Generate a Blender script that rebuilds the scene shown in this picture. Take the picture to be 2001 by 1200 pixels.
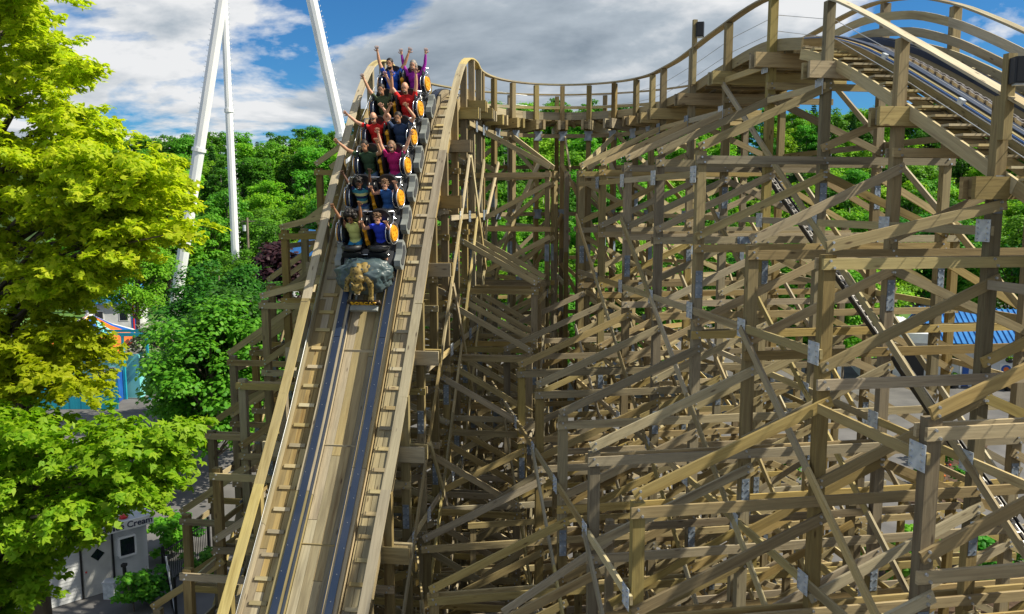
import bpy, bmesh, math, random
import numpy as np
from mathutils import Vector, Matrix, Quaternion
R = math.radians
for o in list(bpy.data.objects): bpy.data.objects.remove(o)
sc = bpy.context.scene
COL = sc.collection
rnd = random.Random(7)
V = Vector
HC = 14.5

# ------------------------------------------------------------------ camera, sky, sun
PITCH = math.atan(205/1600.0)
cam_d = bpy.data.cameras.new('camera'); cam = bpy.data.objects.new('camera', cam_d); COL.objects.link(cam)
cam.location = (0, 0, HC); cam.rotation_euler = (math.pi/2 - PITCH, 0, 0)
cam_d.sensor_width = 36; cam_d.lens = 36*1600/2001; cam_d.clip_end = 4000; cam_d.clip_start = 0.05
sc.camera = cam
sc.view_settings.view_transform = 'Standard'; sc.view_settings.look = 'None'
sc.view_settings.gamma = 1; sc.view_settings.use_curve_mapping = False
sc.view_settings.exposure = 0.56

SUN_AZ, SUN_EL = 98, 45          # degrees clockwise from the view direction, and above the horizon
sdir = V((math.cos(R(SUN_EL))*math.sin(R(SUN_AZ)), math.cos(R(SUN_EL))*math.cos(R(SUN_AZ)), math.sin(R(SUN_EL))))
sun_d = bpy.data.lights.new('sun', 'SUN'); sun_d.energy = 5.0; sun_d.angle = R(0.53); sun_d.color = (1, .92, .74)
sun = bpy.data.objects.new('sun', sun_d); COL.objects.link(sun)
sun.rotation_euler = (-sdir).to_track_quat('-Z', 'Y').to_euler(); sun.location = (30, 10, 60)

w = bpy.data.worlds.new('World'); sc.world = w; w.use_nodes = True
nt = w.node_tree; nt.nodes.clear()
def N(t, kind, **kw):
    n = t.nodes.new(kind)
    for k, v in kw.items():
        if k.startswith('i_'): n.inputs[k[2:].replace('_', ' ')].default_value = v
        else: setattr(n, k, v)
    return n
def world_nodes():
    L = nt.links.new
    out = N(nt, 'ShaderNodeOutputWorld'); bg = N(nt, 'ShaderNodeBackground'); bg.inputs['Strength'].default_value = .078
    sky = N(nt, 'ShaderNodeTexSky'); sky.sky_type = 'NISHITA'; sky.sun_disc = False
    sky.sun_elevation = R(SUN_EL); sky.sun_rotation = R(SUN_AZ); sky.air_density = 1.0; sky.dust_density = .3; sky.ozone_density = 2.5
    tc = N(nt, 'ShaderNodeTexCoord'); sp = N(nt, 'ShaderNodeSeparateXYZ'); L(tc.outputs['Generated'], sp.inputs[0])
    mx = N(nt, 'ShaderNodeMath', operation='MAXIMUM'); L(sp.outputs['Z'], mx.inputs[0]); mx.inputs[1].default_value = 0
    ad = N(nt, 'ShaderNodeMath', operation='ADD'); L(mx.outputs[0], ad.inputs[0]); ad.inputs[1].default_value = .22
    dx = N(nt, 'ShaderNodeMath', operation='DIVIDE'); L(sp.outputs['X'], dx.inputs[0]); L(ad.outputs[0], dx.inputs[1])
    dy = N(nt, 'ShaderNodeMath', operation='DIVIDE'); L(sp.outputs['Y'], dy.inputs[0]); L(ad.outputs[0], dy.inputs[1])
    dz = N(nt, 'ShaderNodeMath', operation='MULTIPLY'); L(sp.outputs['Z'], dz.inputs[0]); dz.inputs[1].default_value = 1.2
    cb = N(nt, 'ShaderNodeCombineXYZ'); L(dx.outputs[0], cb.inputs[0]); L(dy.outputs[0], cb.inputs[1]); L(dz.outputs[0], cb.inputs[2])
    mp = N(nt, 'ShaderNodeMapping'); L(cb.outputs[0], mp.inputs['Vector']); mp.inputs['Location'].default_value = CLOUD_OFF
    n1 = N(nt, 'ShaderNodeTexNoise'); L(mp.outputs[0], n1.inputs['Vector']); n1.inputs['Scale'].default_value = 1.05
    n1.inputs['Detail'].default_value = 14; n1.inputs['Roughness'].default_value = .56; n1.inputs['Distortion'].default_value = .25
    r1 = N(nt, 'ShaderNodeValToRGB'); L(n1.outputs[0], r1.inputs[0])
    r1.color_ramp.elements[0].position = .445; r1.color_ramp.elements[1].position = .50
    # sunlit billows against grey bases: the same cloud sampled a little towards the sun
    mp2 = N(nt, 'ShaderNodeMapping'); L(cb.outputs[0], mp2.inputs['Vector']); mp2.inputs['Location'].default_value = (CLOUD_OFF[0]+.10, CLOUD_OFF[1]-.02, CLOUD_OFF[2]+.16)
    n2 = N(nt, 'ShaderNodeTexNoise'); L(mp2.outputs[0], n2.inputs['Vector']); n2.inputs['Scale'].default_value = 1.05
    n2.inputs['Detail'].default_value = 8; n2.inputs['Roughness'].default_value = .56; n2.inputs['Distortion'].default_value = .25
    df = N(nt, 'ShaderNodeMath', operation='SUBTRACT'); L(n1.outputs[0], df.inputs[0]); L(n2.outputs[0], df.inputs[1])
    th = N(nt, 'ShaderNodeMath', operation='MULTIPLY_ADD'); L(n1.outputs[0], th.inputs[0]); th.inputs[1].default_value = -1.15; th.inputs[2].default_value = .60+.5
    sm = N(nt, 'ShaderNodeMath', operation='MULTIPLY_ADD'); L(df.outputs[0], sm.inputs[0]); sm.inputs[1].default_value = 1.5; L(th.outputs[0], sm.inputs[2])
    r2 = N(nt, 'ShaderNodeValToRGB'); L(sm.outputs[0], r2.inputs[0])
    e = r2.color_ramp.elements; e[0].position = .27; e[0].color = (2.1, 2.6, 3.15, 1); e[1].position = .565; e[1].color = (7.4, 7.5, 7.6, 1)
    m = e.new(.43); m.color = (3.8, 4.35, 4.9, 1)
    mix = N(nt, 'ShaderNodeMixRGB'); L(r1.outputs[0], mix.inputs['Fac'])
    tint = N(nt, 'ShaderNodeMixRGB', blend_type='MULTIPLY'); tint.inputs['Fac'].default_value = 1
    L(sky.outputs[0], tint.inputs['Color1']); tint.inputs['Color2'].default_value = (.24, .60, .92, 1)
    L(tint.outputs[0], mix.inputs['Color1']); L(r2.outputs[0], mix.inputs['Color2'])
    L(mix.outputs[0], bg.inputs['Color']); L(bg.outputs[0], out.inputs['Surface'])
CLOUD_OFF = (1.3, 0.4, 0.0)
world_nodes()

# ------------------------------------------------------------------ helpers
FW = V((0, math.cos(PITCH), -math.sin(PITCH))); UPV = V((0, math.sin(PITCH), math.cos(PITCH)))
def px(x, y, Y):
    "the point at forward distance Y that the photograph shows at pixel x, y"
    d = V((1, 0, 0))*((x-1000.5)/1600) + UPV*((600-y)/1600) + FW
    return V((0, 0, HC)) + d*(Y/d.y)
def tag(o, label=None, cat=None, group=None, kind=None):
    if label: o['label'] = label
    if cat: o['category'] = cat
    if group: o['group'] = group
    if kind: o['kind'] = kind
    return o
def empty(name, loc, label=None, cat=None, group=None):
    o = bpy.data.objects.new(name, None); o.location = loc; COL.objects.link(o); o.empty_display_size = .2
    return tag(o, label, cat, group)
def new_mesh(name, vs, fs, mats, uvs=None, smooth=False, mi=None):
    me = bpy.data.meshes.new(name); me.from_pydata([tuple(v) for v in vs], [], fs)
    for m in (mats if isinstance(mats, (list, tuple)) else [mats]): me.materials.append(m)
    if uvs is not None:
        uvl = me.uv_layers.new(name='UVMap'); uvl.data.foreach_set('uv', np.array(uvs, dtype=np.float32).ravel())
    if smooth: me.polygons.foreach_set('use_smooth', [True]*len(me.polygons))
    if mi is not None: me.polygons.foreach_set('material_index', mi)
    me.update(); return me
def put(name, me, parent=None, loc=(0, 0, 0)):
    "link a mesh; loc is in world space, parents are never rotated unless given by matrix"
    o = bpy.data.objects.new(name, me); COL.objects.link(o)
    if parent is not None:
        o.parent = parent; o.location = V(loc) - world_loc(parent)
    else: o.location = loc
    return o
def world_loc(p):
    l = V(p.location)
    while p.parent: p = p.parent; l += V(p.location)
    return l

class MB:
    "collects shapes with UVs (metres: u along, v around) into one mesh"
    def __init__(s): s.v = []; s.f = []; s.uv = []; s.mi = []
    def quad(s, idx, uv, m=0): s.f.append(tuple(idx)); s.uv += uv; s.mi.append(m)
    def beam(s, a, b, w, h, up=V((0, 0, 1)), m=0, ch=0.0):
        a = V(a); b = V(b); d = b-a; L = d.length
        if L < 1e-6: return
        d /= L; side = d.cross(up)
        if side.length < 1e-3: side = d.cross(V((0, 1, 0)))
        side.normalize(); u = side.cross(d); i = len(s.v); o = rnd.random()*50; o2 = rnd.random()*50
        for p in (a, b):
            for sx, sy in ((-1, -1), (1, -1), (1, 1), (-1, 1)): s.v.append(p+side*(sx*w/2)+u*(sy*h/2))
        ws = (w, h, w, h); vo = o2
        for k in range(4):
            k2 = (k+1) % 4
            s.quad((i+k, i+k2, i+4+k2, i+4+k), [(o, vo), (o, vo+ws[k]), (o+L, vo+ws[k]), (o+L, vo)], m); vo += ws[k]+.31
        e = [(o, vo), (o+.02, vo), (o+.02, vo+h), (o, vo+h)]
        s.quad((i+3, i+2, i+1, i), e, m); s.quad((i+4, i+5, i+6, i+7), e, m)
    def box(s, c, size, rot=None, m=0):
        c = V(c); hx, hy, hz = [q/2 for q in size]; i = len(s.v)
        M = rot or Matrix.Identity(3)
        for x, y, z in ((-1,-1,-1),(1,-1,-1),(1,1,-1),(-1,1,-1),(-1,-1,1),(1,-1,1),(1,1,1),(-1,1,1)): s.v.append(c+M@V((x*hx, y*hy, z*hz)))
        for q in ((3,2,1,0),(4,5,6,7),(0,1,5,4),(1,2,6,5),(2,3,7,6),(3,0,4,7)):
            P = [s.v[i+k] for k in q]; a_ = (P[1]-P[0]).length; b_ = (P[2]-P[1]).length
            s.quad([i+k for k in q], [(0,0),(a_,0),(a_,b_),(0,b_)], m)
    def tube(s, pts, rs, n=8, m=0, cap=True):
        pts = [V(p) for p in pts]
        if not isinstance(rs, (list, tuple)): rs = [rs]*len(pts)
        i0 = len(s.v); prev = None; acc = 0
        for k, p in enumerate(pts):
            t = (pts[min(k+1, len(pts)-1)]-pts[max(k-1, 0)])
            t = t.normalized() if t.length > 1e-9 else V((0, 0, 1))
            if prev is None:
                a = t.orthogonal().normalized()
            else:
                a = prev - t*prev.dot(t); a = a.normalized() if a.length > 1e-6 else t.orthogonal().normalized()
            prev = a; b = t.cross(a)
            for q in range(n):
                an = 2*math.pi*q/n; s.v.append(p+(a*math.cos(an)+b*math.sin(an))*rs[k])
        for k in range(len(pts)-1):
            L = (pts[k+1]-pts[k]).length
            for q in range(n):
                q2 = (q+1) % n; A = i0+k*n
                v0 = q/n*6.28*max(rs[k], .01); v1 = (q+1)/n*6.28*max(rs[k], .01)
                s.quad((A+q, A+q2, A+n+q2, A+n+q), [(acc, v0), (acc, v1), (acc+L, v1), (acc+L, v0)], m)
            acc += L
        if cap:
            A = i0+(len(pts)-1)*n
            s.quad(tuple(i0+n-1-q for q in range(n)), [(0, 0)]*n, m); s.quad(tuple(A+q for q in range(n)), [(0, 0)]*n, m)
    def prism(s, poly, d, m=0):
        "polygon of 3D points extruded along vector d"
        n = len(poly); i = len(s.v); d = V(d)
        for p in poly: s.v.append(V(p))
        for p in poly: s.v.append(V(p)+d)
        s.quad(tuple(i+n-1-k for k in range(n)), [(0, 0)]*n, m); s.quad(tuple(i+n+k for k in range(n)), [(0, 0)]*n, m)
        for k in range(n):
            k2 = (k+1) % n; a_ = (V(poly[k2])-V(poly[k])).length
            s.quad((i+k, i+k2, i+n+k2, i+n+k), [(0, 0), (a_, 0), (a_, d.length), (0, d.length)], m)
    def ell(s, c, r, rot=None, nu=12, nv=8, m=0):
        c = V(c); M = rot or Matrix.Identity(3); i = len(s.v)
        for a in range(nv+1):
            th = math.pi*a/nv
            for b in range(nu):
                ph = 2*math.pi*b/nu
                s.v.append(c+M@V((r[0]*math.sin(th)*math.cos(ph), r[1]*math.sin(th)*math.sin(ph), r[2]*math.cos(th))))
        for a in range(nv):
            for b in range(nu):
                b2 = (b+1) % nu
                if a == 0: s.quad((i+b, i+nu+b, i+nu+b2), [(0, 0)]*3, m)
                elif a == nv-1: s.quad((i+a*nu+b, i+(a+1)*nu+b, i+a*nu+b2), [(0, 0)]*3, m)
                else: s.quad((i+a*nu+b, i+(a+1)*nu+b, i+(a+1)*nu+b2, i+a*nu+b2), [(0, 0)]*4, m)
    def mesh(s, name, mats, smooth=False, origin=None):
        vs = s.v if origin is None else [v-V(origin) for v in s.v]
        return new_mesh(name, vs, s.f, mats, s.uv, smooth, s.mi)
    def build(s, name, mats, parent=None, smooth=False, centre=True, kind=None):
        if not s.v: return None
        if centre:
            lo = V([min(v[k] for v in s.v) for k in range(3)]); hi = V([max(v[k] for v in s.v) for k in range(3)]); c = (lo+hi)/2
        else: c = V((0, 0, 0))
        o = put(name, s.mesh(name, mats, smooth, c), parent, c)
        if kind: o['kind'] = kind
        return o
def piece(name, a, b, w_, h_, mat, parent, up=V((0, 0, 1))):
    m = MB(); m.beam(a, b, w_, h_, up); return m.build(name, mat, parent)

# ------------------------------------------------------------------ materials
def mat(name, col, rough=.6, metal=0, spec=.5, **kw):
    m = bpy.data.materials.new(name); m.use_nodes = True
    b = m.node_tree.nodes['Principled BSDF']; b.inputs['Base Color'].default_value = (*col, 1)
    b.inputs['Roughness'].default_value = rough; b.inputs['Metallic'].default_value = metal
    b.inputs['Specular IOR Level'].default_value = spec
    if 'coat' in kw: b.inputs['Coat Weight'].default_value = kw['coat']; b.inputs['Coat Roughness'].default_value = .1
    return m
def noisy(name, c1, c2, scale=3., rough=.7, detail=6, coord='Object', bump=0., lo=.35, hi=.65, metal=0, spec=.4, stretch=(1, 1, 1)):
    m = mat(name, c1, rough, metal, spec); t = m.node_tree; L = t.links.new; b = t.nodes['Principled BSDF']
    tc = N(t, 'ShaderNodeTexCoord')
    mp = N(t, 'ShaderNodeMapping'); L(tc.outputs[coord], mp.inputs[0]); mp.inputs['Scale'].default_value = stretch
    n = N(t, 'ShaderNodeTexNoise'); n.inputs['Scale'].default_value = scale; n.inputs['Detail'].default_value = detail; L(mp.outputs[0], n.inputs['Vector'])
    r = N(t, 'ShaderNodeValToRGB'); L(n.outputs[0], r.inputs[0])
    r.color_ramp.elements[0].position = lo; r.color_ramp.elements[0].color = (*c1, 1)
    r.color_ramp.elements[1].position = hi; r.color_ramp.elements[1].color = (*c2, 1)
    L(r.outputs[0], b.inputs['Base Color'])
    if bump:
        bp = N(t, 'ShaderNodeBump'); bp.inputs['Strength'].default_value = bump; bp.inputs['Distance'].default_value = .02
        L(n.outputs[0], bp.inputs['Height']); L(bp.outputs[0], b.inputs['Normal'])
    return m
def wood(name, light, dark, grey, gamt=.5):
    m = mat(name, light, .72, 0, .3); t = m.node_tree; L = t.links.new; b = t.nodes['Principled BSDF']
    uv = N(t, 'ShaderNodeTexCoord'); oi = N(t, 'ShaderNodeObjectInfo')
    mp = N(t, 'ShaderNodeMapping'); L(uv.outputs['UV'], mp.inputs[0]); mp.inputs['Scale'].default_value = (1.1, 16, 1)
    n = N(t, 'ShaderNodeTexNoise'); n.inputs['Scale'].default_value = 1.6; n.inputs['Detail'].default_value = 6; n.inputs['Distortion'].default_value = .9; L(mp.outputs[0], n.inputs['Vector'])
    r = N(t, 'ShaderNodeValToRGB'); L(n.outputs[0], r.inputs[0])
    r.color_ramp.elements[0].position = .33; r.color_ramp.elements[0].color = (*dark, 1)
    r.color_ramp.elements[1].position = .6; r.color_ramp.elements[1].color = (*light, 1)
    # weathered blotches along the board
    mp2 = N(t, 'ShaderNodeMapping'); L(uv.outputs['UV'], mp2.inputs[0]); mp2.inputs['Scale'].default_value = (.7, 2.2, 1)
    n2 = N(t, 'ShaderNodeTexNoise'); n2.inputs['Scale'].default_value = 1.4; n2.inputs['Detail'].default_value = 4; L(mp2.outputs[0], n2.inputs['Vector'])
    r2 = N(t, 'ShaderNodeValToRGB'); L(n2.outputs[0], r2.inputs[0]); r2.color_ramp.elements[0].position = .38; r2.color_ramp.elements[1].position = .68
    mg = N(t, 'ShaderNodeMath', operation='MULTIPLY'); L(r2.outputs[0], mg.inputs[0]); mg.inputs[1].default_value = gamt
    mx = N(t, 'ShaderNodeMixRGB'); L(mg.outputs[0], mx.inputs['Fac']); L(r.outputs[0], mx.inputs['Color1']); mx.inputs['Color2'].default_value = (*grey, 1)
    # knots
    vo = N(t, 'ShaderNodeTexVoronoi'); vo.inputs['Scale'].default_value = 1.0
    mp3 = N(t, 'ShaderNodeMapping'); L(uv.outputs['UV'], mp3.inputs[0]); mp3.inputs['Scale'].default_value = (1.6, 5.5, 1); L(mp3.outputs[0], vo.inputs['Vector'])
    rk = N(t, 'ShaderNodeValToRGB'); L(vo.outputs['Distance'], rk.inputs[0]); rk.color_ramp.elements[0].position = .05; rk.color_ramp.elements[0].color = (.38, .32, .3, 1); rk.color_ramp.elements[1].position = .12; rk.color_ramp.elements[1].color = (1, 1, 1, 1)
    mk = N(t, 'ShaderNodeMixRGB', blend_type='MULTIPLY'); mk.inputs['Fac'].default_value = 1; L(mx.outputs[0], mk.inputs['Color1']); L(rk.outputs[0], mk.inputs['Color2'])
    # rain and rust stains
    mp4 = N(t, 'ShaderNodeMapping'); L(uv.outputs['UV'], mp4.inputs[0]); mp4.inputs['Scale'].default_value = (.45, 5, 1)
    n4 = N(t, 'ShaderNodeTexNoise'); n4.inputs['Scale'].default_value = 1.0; n4.inputs['Detail'].default_value = 5; L(mp4.outputs[0], n4.inputs['Vector'])
    r4 = N(t, 'ShaderNodeValToRGB'); L(n4.outputs[0], r4.inputs[0]); r4.color_ramp.elements[0].position = .30; r4.color_ramp.elements[0].color = (.52, .46, .40, 1); r4.color_ramp.elements[1].position = .46; r4.color_ramp.elements[1].color = (1, 1, 1, 1)
    ms = N(t, 'ShaderNodeMixRGB', blend_type='MULTIPLY'); ms.inputs['Fac'].default_value = .8; L(mk.outputs[0], ms.inputs['Color1']); L(r4.outputs[0], ms.inputs['Color2']); mk = ms
    # per-board tone
    hs = N(t, 'ShaderNodeHueSaturation'); L(mk.outputs[0], hs.inputs['Color'])
    ra = N(t, 'ShaderNodeMapRange'); L(oi.outputs['Random'], ra.inputs[0]); ra.inputs[3].default_value = .62; ra.inputs[4].default_value = 1.22
    wn = N(t, 'ShaderNodeTexWhiteNoise', noise_dimensions='1D'); L(oi.outputs['Random'], wn.inputs['W'])
    rb = N(t, 'ShaderNodeMapRange'); L(wn.outputs['Value'], rb.inputs[0]); rb.inputs[3].default_value = .488; rb.inputs[4].default_value = .507
    wn2 = N(t, 'ShaderNodeTexWhiteNoise', noise_dimensions='1D'); ad = N(t, 'ShaderNodeMath', operation='ADD'); L(oi.outputs['Random'], ad.inputs[0]); ad.inputs[1].default_value = .37; L(ad.outputs[0], wn2.inputs['W'])
    rc = N(t, 'ShaderNodeMapRange'); L(wn2.outputs['Value'], rc.inputs[0]); rc.inputs[3].default_value = .58; rc.inputs[4].default_value = 1.1
    L(ra.outputs[0], hs.inputs['Value']); L(rb.outputs[0], hs.inputs['Hue']); L(rc.outputs[0], hs.inputs['Saturation'])
    L(hs.outputs[0], b.inputs['Base Color'])
    bp = N(t, 'ShaderNodeBump'); bp.inputs['Strength'].default_value = .25; bp.inputs['Distance'].default_value = .01
    L(n.outputs[0], bp.inputs['Height']); L(bp.outputs[0], b.inputs['Normal'])
    return m
def leafmat(name, c1, c2, trans=.45, c3=None):
    m = bpy.data.materials.new(name); m.use_nodes = True; t = m.node_tree; t.nodes.clear(); L = t.links.new
    out = N(t, 'ShaderNodeOutputMaterial'); g = N(t, 'ShaderNodeNewGeometry'); oi = N(t, 'ShaderNodeObjectInfo')
    r = N(t, 'ShaderNodeValToRGB'); L(g.outputs['Random Per Island'], r.inputs[0])
    r.color_ramp.elements[0].color = (*c1, 1); r.color_ramp.elements[1].color = (*c2, 1)
    if c3: e = r.color_ramp.elements.new(.93); e.color = (*c3, 1)
    hs = N(t, 'ShaderNodeHueSaturation'); L(r.outputs[0], hs.inputs['Color'])
    ra = N(t, 'ShaderNodeMapRange'); L(oi.outputs['Random'], ra.inputs[0]); ra.inputs[3].default_value = .75; ra.inputs[4].default_value = 1.2; L(ra.outputs[0], hs.inputs['Value'])
    rb = N(t, 'ShaderNodeMapRange'); wn = N(t, 'ShaderNodeTexWhiteNoise', noise_dimensions='1D'); L(oi.outputs['Random'], wn.inputs['W']); L(wn.outputs['Value'], rb.inputs[0]); rb.inputs[3].default_value = .485; rb.inputs[4].default_value = .515; L(rb.outputs[0], hs.inputs['Hue'])
    d = N(t, 'ShaderNodeBsdfPrincipled'); L(hs.outputs[0], d.inputs['Base Color']); d.inputs['Roughness'].default_value = .55; d.inputs['Specular IOR Level'].default_value = .25
    tr = N(t, 'ShaderNodeBsdfTranslucent')
    br = N(t, 'ShaderNodeMixRGB', blend_type='MULTIPLY'); br.inputs['Fac'].default_value = 1; L(hs.outputs[0], br.inputs['Color1']); br.inputs['Color2'].default_value = (1.25, 1.3, .6, 1); L(br.outputs[0], tr.inputs['Color'])
    mx = N(t, 'ShaderNodeMixShader'); mx.inputs[0].default_value = trans; L(d.outputs[0], mx.inputs[1]); L(tr.outputs[0], mx.inputs[2]); L(mx.outputs[0], out.inputs['Surface'])
    return m

W_POST = wood('treated_post', (.29, .225, .09), (.20, .15, .06), (.21, .175, .08))
W_BEAM = wood('treated_beam', (.42, .325, .135), (.30, .225, .09), (.31, .26, .13))
W_DECK = wood('treated_deck', (.42, .33, .145), (.30, .23, .10), (.29, .245, .125), .6)
W_RAIL = wood('treated_rail', (.48, .39, .18), (.37, .29, .125), (.38, .325, .175))
GALV = noisy('galvanised_steel', (.42, .47, .52), (.62, .66, .70), 9, .5, metal=.15, coord='Object')
SPLICE = noisy('splice_steel', (.16, .20, .26), (.30, .36, .44), 7, .5, metal=.3)
BOLT = mat('bolt_steel', (.6, .64, .7), .3, .8)
RAILSTEEL = noisy('running_steel', (.030, .050, .095), (.055, .072, .115), .9, .42, metal=.5, coord='Object')
CHAINM = mat('chain_steel', (.55, .52, .5), .3, .85)
BLACKM = mat('black_trough', (.012, .012, .014), .5)
CABLE = mat('cable_steel', (.5, .52, .55), .4, .7)
HOSE = mat('blue_conduit', (.05, .13, .35), .5)
RUBBER = mat('black_rubber', (.014, .014, .016), .5)
SPEAKERM = mat('speaker_black', (.010, .012, .018), .55)

# ------------------------------------------------------------------ the coaster's line
az_l = -.1624; u_l = V((math.sin(az_l), math.cos(az_l), 0)); v_l = V((math.cos(az_l), -math.sin(az_l), 0))
L0 = 9.46
def liftpt(U, L=L0): return v_l*L + u_l*U
d_d = V((.134, .991, 0)).normalized(); n_d = V((d_d.y, -d_d.x, 0)); P1 = V((-2.45, 23.05, 0))
RT = 3.9
# centre of the turn: tangent to the lift line and to the drop line
def solve_turn():
    # P1 + s d + RT n_d = L0 v + U u - RT v
    A = np.array([[d_d.x, -u_l.x], [d_d.y, -u_l.y]]); b = v_l*(L0-RT) - P1 - n_d*RT
    s_, U_ = np.linalg.solve(A, np.array([b.x, b.y])); return s_, U_
S_D, U_T = solve_turn()
C_T = P1 + d_d*S_D + n_d*RT
a0 = math.atan2(v_l.y, v_l.x); a1 = math.atan2(-n_d.y, -n_d.x)
if a1 < a0: a1 += 2*math.pi
U_START = -4.0
LEN_L = U_T-U_START; LEN_T = RT*(a1-a0)
def plan(s):
    "point and travel direction in plan at length s"
    if s <= LEN_L: return liftpt(U_START+s), u_l.copy()
    if s <= LEN_L+LEN_T:
        a = a0+(s-LEN_L)/RT; return C_T+V((math.cos(a), math.sin(a), 0))*RT, V((-math.sin(a), math.cos(a), 0))
    return P1+d_d*(S_D-(s-LEN_L-LEN_T)), -d_d
def s_drop(Y): return LEN_L+LEN_T+S_D-(Y-P1.y)/d_d.y
def s_lift(U): return U-U_START
ctl = [(s_lift(U), z) for U, z in ((-4, -6.58), (0, -4.48), (5, -1.86), (9.9, .72), (12.1, 1.87), (13.2, 2.42), (14.3, 2.9), (15.6, 3.28), (17.2, 3.46), (19.5, 3.3), (22.5, 3.02))]
ctl += [(LEN_L+LEN_T*.5, 2.92), (LEN_L+LEN_T, 3.05)]
ctl += [(s_drop(Y), z) for Y, z in ((24.2, 3.16), (23.2, 3.1), (22.4, 2.85), (21.6, 2.35), (20.8, 1.62), (20, .72), (19, -.42), (18, -1.75), (16, -4.42), (14, -6.75), (12, -8.9), (10, -10.6), (8, -11.8), (5.5, -12.3), (2, -12.3), (-4, -12.3))]
cs = np.array([c[0] for c in ctl]); cz = np.array([c[1] for c in ctl])
def pchip_slopes(x, y):
    h = np.diff(x); d = np.diff(y)/h; m = np.zeros(len(x))
    for i in range(1, len(x)-1):
        if d[i-1]*d[i] > 0:
            w1 = 2*h[i]+h[i-1]; w2 = h[i]+2*h[i-1]; m[i] = (w1+w2)/(w1/d[i-1]+w2/d[i])
    m[0] = d[0]; m[-1] = d[-1]; return m
cm = pchip_slopes(cs, cz); S_END = cs[-1]
def zof(s):
    i = int(np.clip(np.searchsorted(cs, s)-1, 0, len(cs)-2)); h = cs[i+1]-cs[i]; t = (s-cs[i])/h
    return float((2*t**3-3*t*t+1)*cz[i]+(t**3-2*t*t+t)*h*cm[i]+(-2*t**3+3*t*t)*cz[i+1]+(t**3-t*t)*h*cm[i+1])+HC
def frame(s):
    "centre of the running plane, travel tangent, inner side (left of travel), normal"
    p, t = plan(s); p = V((p.x, p.y, zof(s))); e = .06
    sl = (zof(s+e)-zof(s-e))/(2*e); T = V((t.x, t.y, sl)).normalized()
    I = V((-t.y, t.x, 0)); Nn = T.cross(I).normalized()
    return p, T, I, Nn
# 3D length table for the train
ss = np.arange(0, S_END, .05); zz = np.array([zof(s) for s in ss]); l3 = np.concatenate([[0], np.cumsum(np.sqrt(.05**2+np.diff(zz)**2))])
def s_at_len(l): return float(np.interp(l, l3, ss))
def len_at_s(s): return float(np.interp(s, ss, l3))

# ------------------------------------------------------------------ ground
ASPHALT = noisy('asphalt', (.10, .098, .10), (.155, .15, .15), .55, .9, detail=10, coord='Object')
GRAVEL = noisy('bare_earth', (.055, .045, .035), (.13, .11, .085), 1.1, .95, detail=12, coord='Object', bump=.3)
CONC = noisy('concrete', (.40, .38, .34), (.52, .50, .46), 1.4, .9, detail=8)
LAWN = noisy('lawn', (.05, .13, .018), (.10, .2, .03), .5, .9, detail=10)
FOREST_FLOOR = noisy('forest_floor', (.015, .04, .008), (.04, .08, .015), .2, 1, detail=8)
def sheet(name, poly, z, m, n=1, cat='structure'):
    vs = [V((x, y, z)) for x, y in poly]; me = new_mesh(name, vs, [tuple(range(len(vs)))], m, [(v.x, v.y) for v in vs])
    o = put(name, me); o['kind'] = 'structure'; return o
sheet('ground', [(-1500, -300), (1500, -300), (1500, 3000), (-1500, 3000)], 0, ASPHALT)
sheet('coaster_infield', [(-7.8, 2), (15, -3), (15.5, 20), (9.6, 30), (-4, 31), (-9.5, 22)], .004, GRAVEL)

# ------------------------------------------------------------------ surroundings
def gp(x, y, z=0.0):
    "where the photograph's pixel meets the ground"
    d = V((1, 0, 0))*((x-1000.5)/1600) + UPV*((600-y)/1600) + FW
    t = (HC-z)/-d.z; return V((d.x*t, d.y*t, z))
# wooded rise behind the park
def hill_z(x, y):
    r = np.clip((y-112)/115, 0, 1); r = r*r*(3-2*r)
    return r*(24+3.5*math.sin(x*.021+.6)+2.2*math.sin(x*.05+2)) - .3
def build_hill():
    xs = np.linspace(-330, 330, 60); ys = np.concatenate([np.linspace(108, 240, 22), [300, 420]])
    vs = []; fs = []
    for y in ys:
        for x in xs: vs.append((x, y, hill_z(x, y)))
    nx = len(xs)
    for j in range(len(ys)-1):
        for i in range(nx-1): fs.append((j*nx+i, j*nx+i+1, (j+1)*nx+i+1, (j+1)*nx+i))
    o = put('hill', new_mesh('hill', vs, fs, FOREST_FLOOR, smooth=True)); o['kind'] = 'structure'
build_hill()
def lawn(name, pts): sheet(name, pts, .006, LAWN)
lawn('lawn', [(-70, 92), (-12, 92), (-8, 111), (-75, 111)])
lawn('lawn', [(28, 92), (120, 92), (120, 112), (25, 112)])

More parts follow.
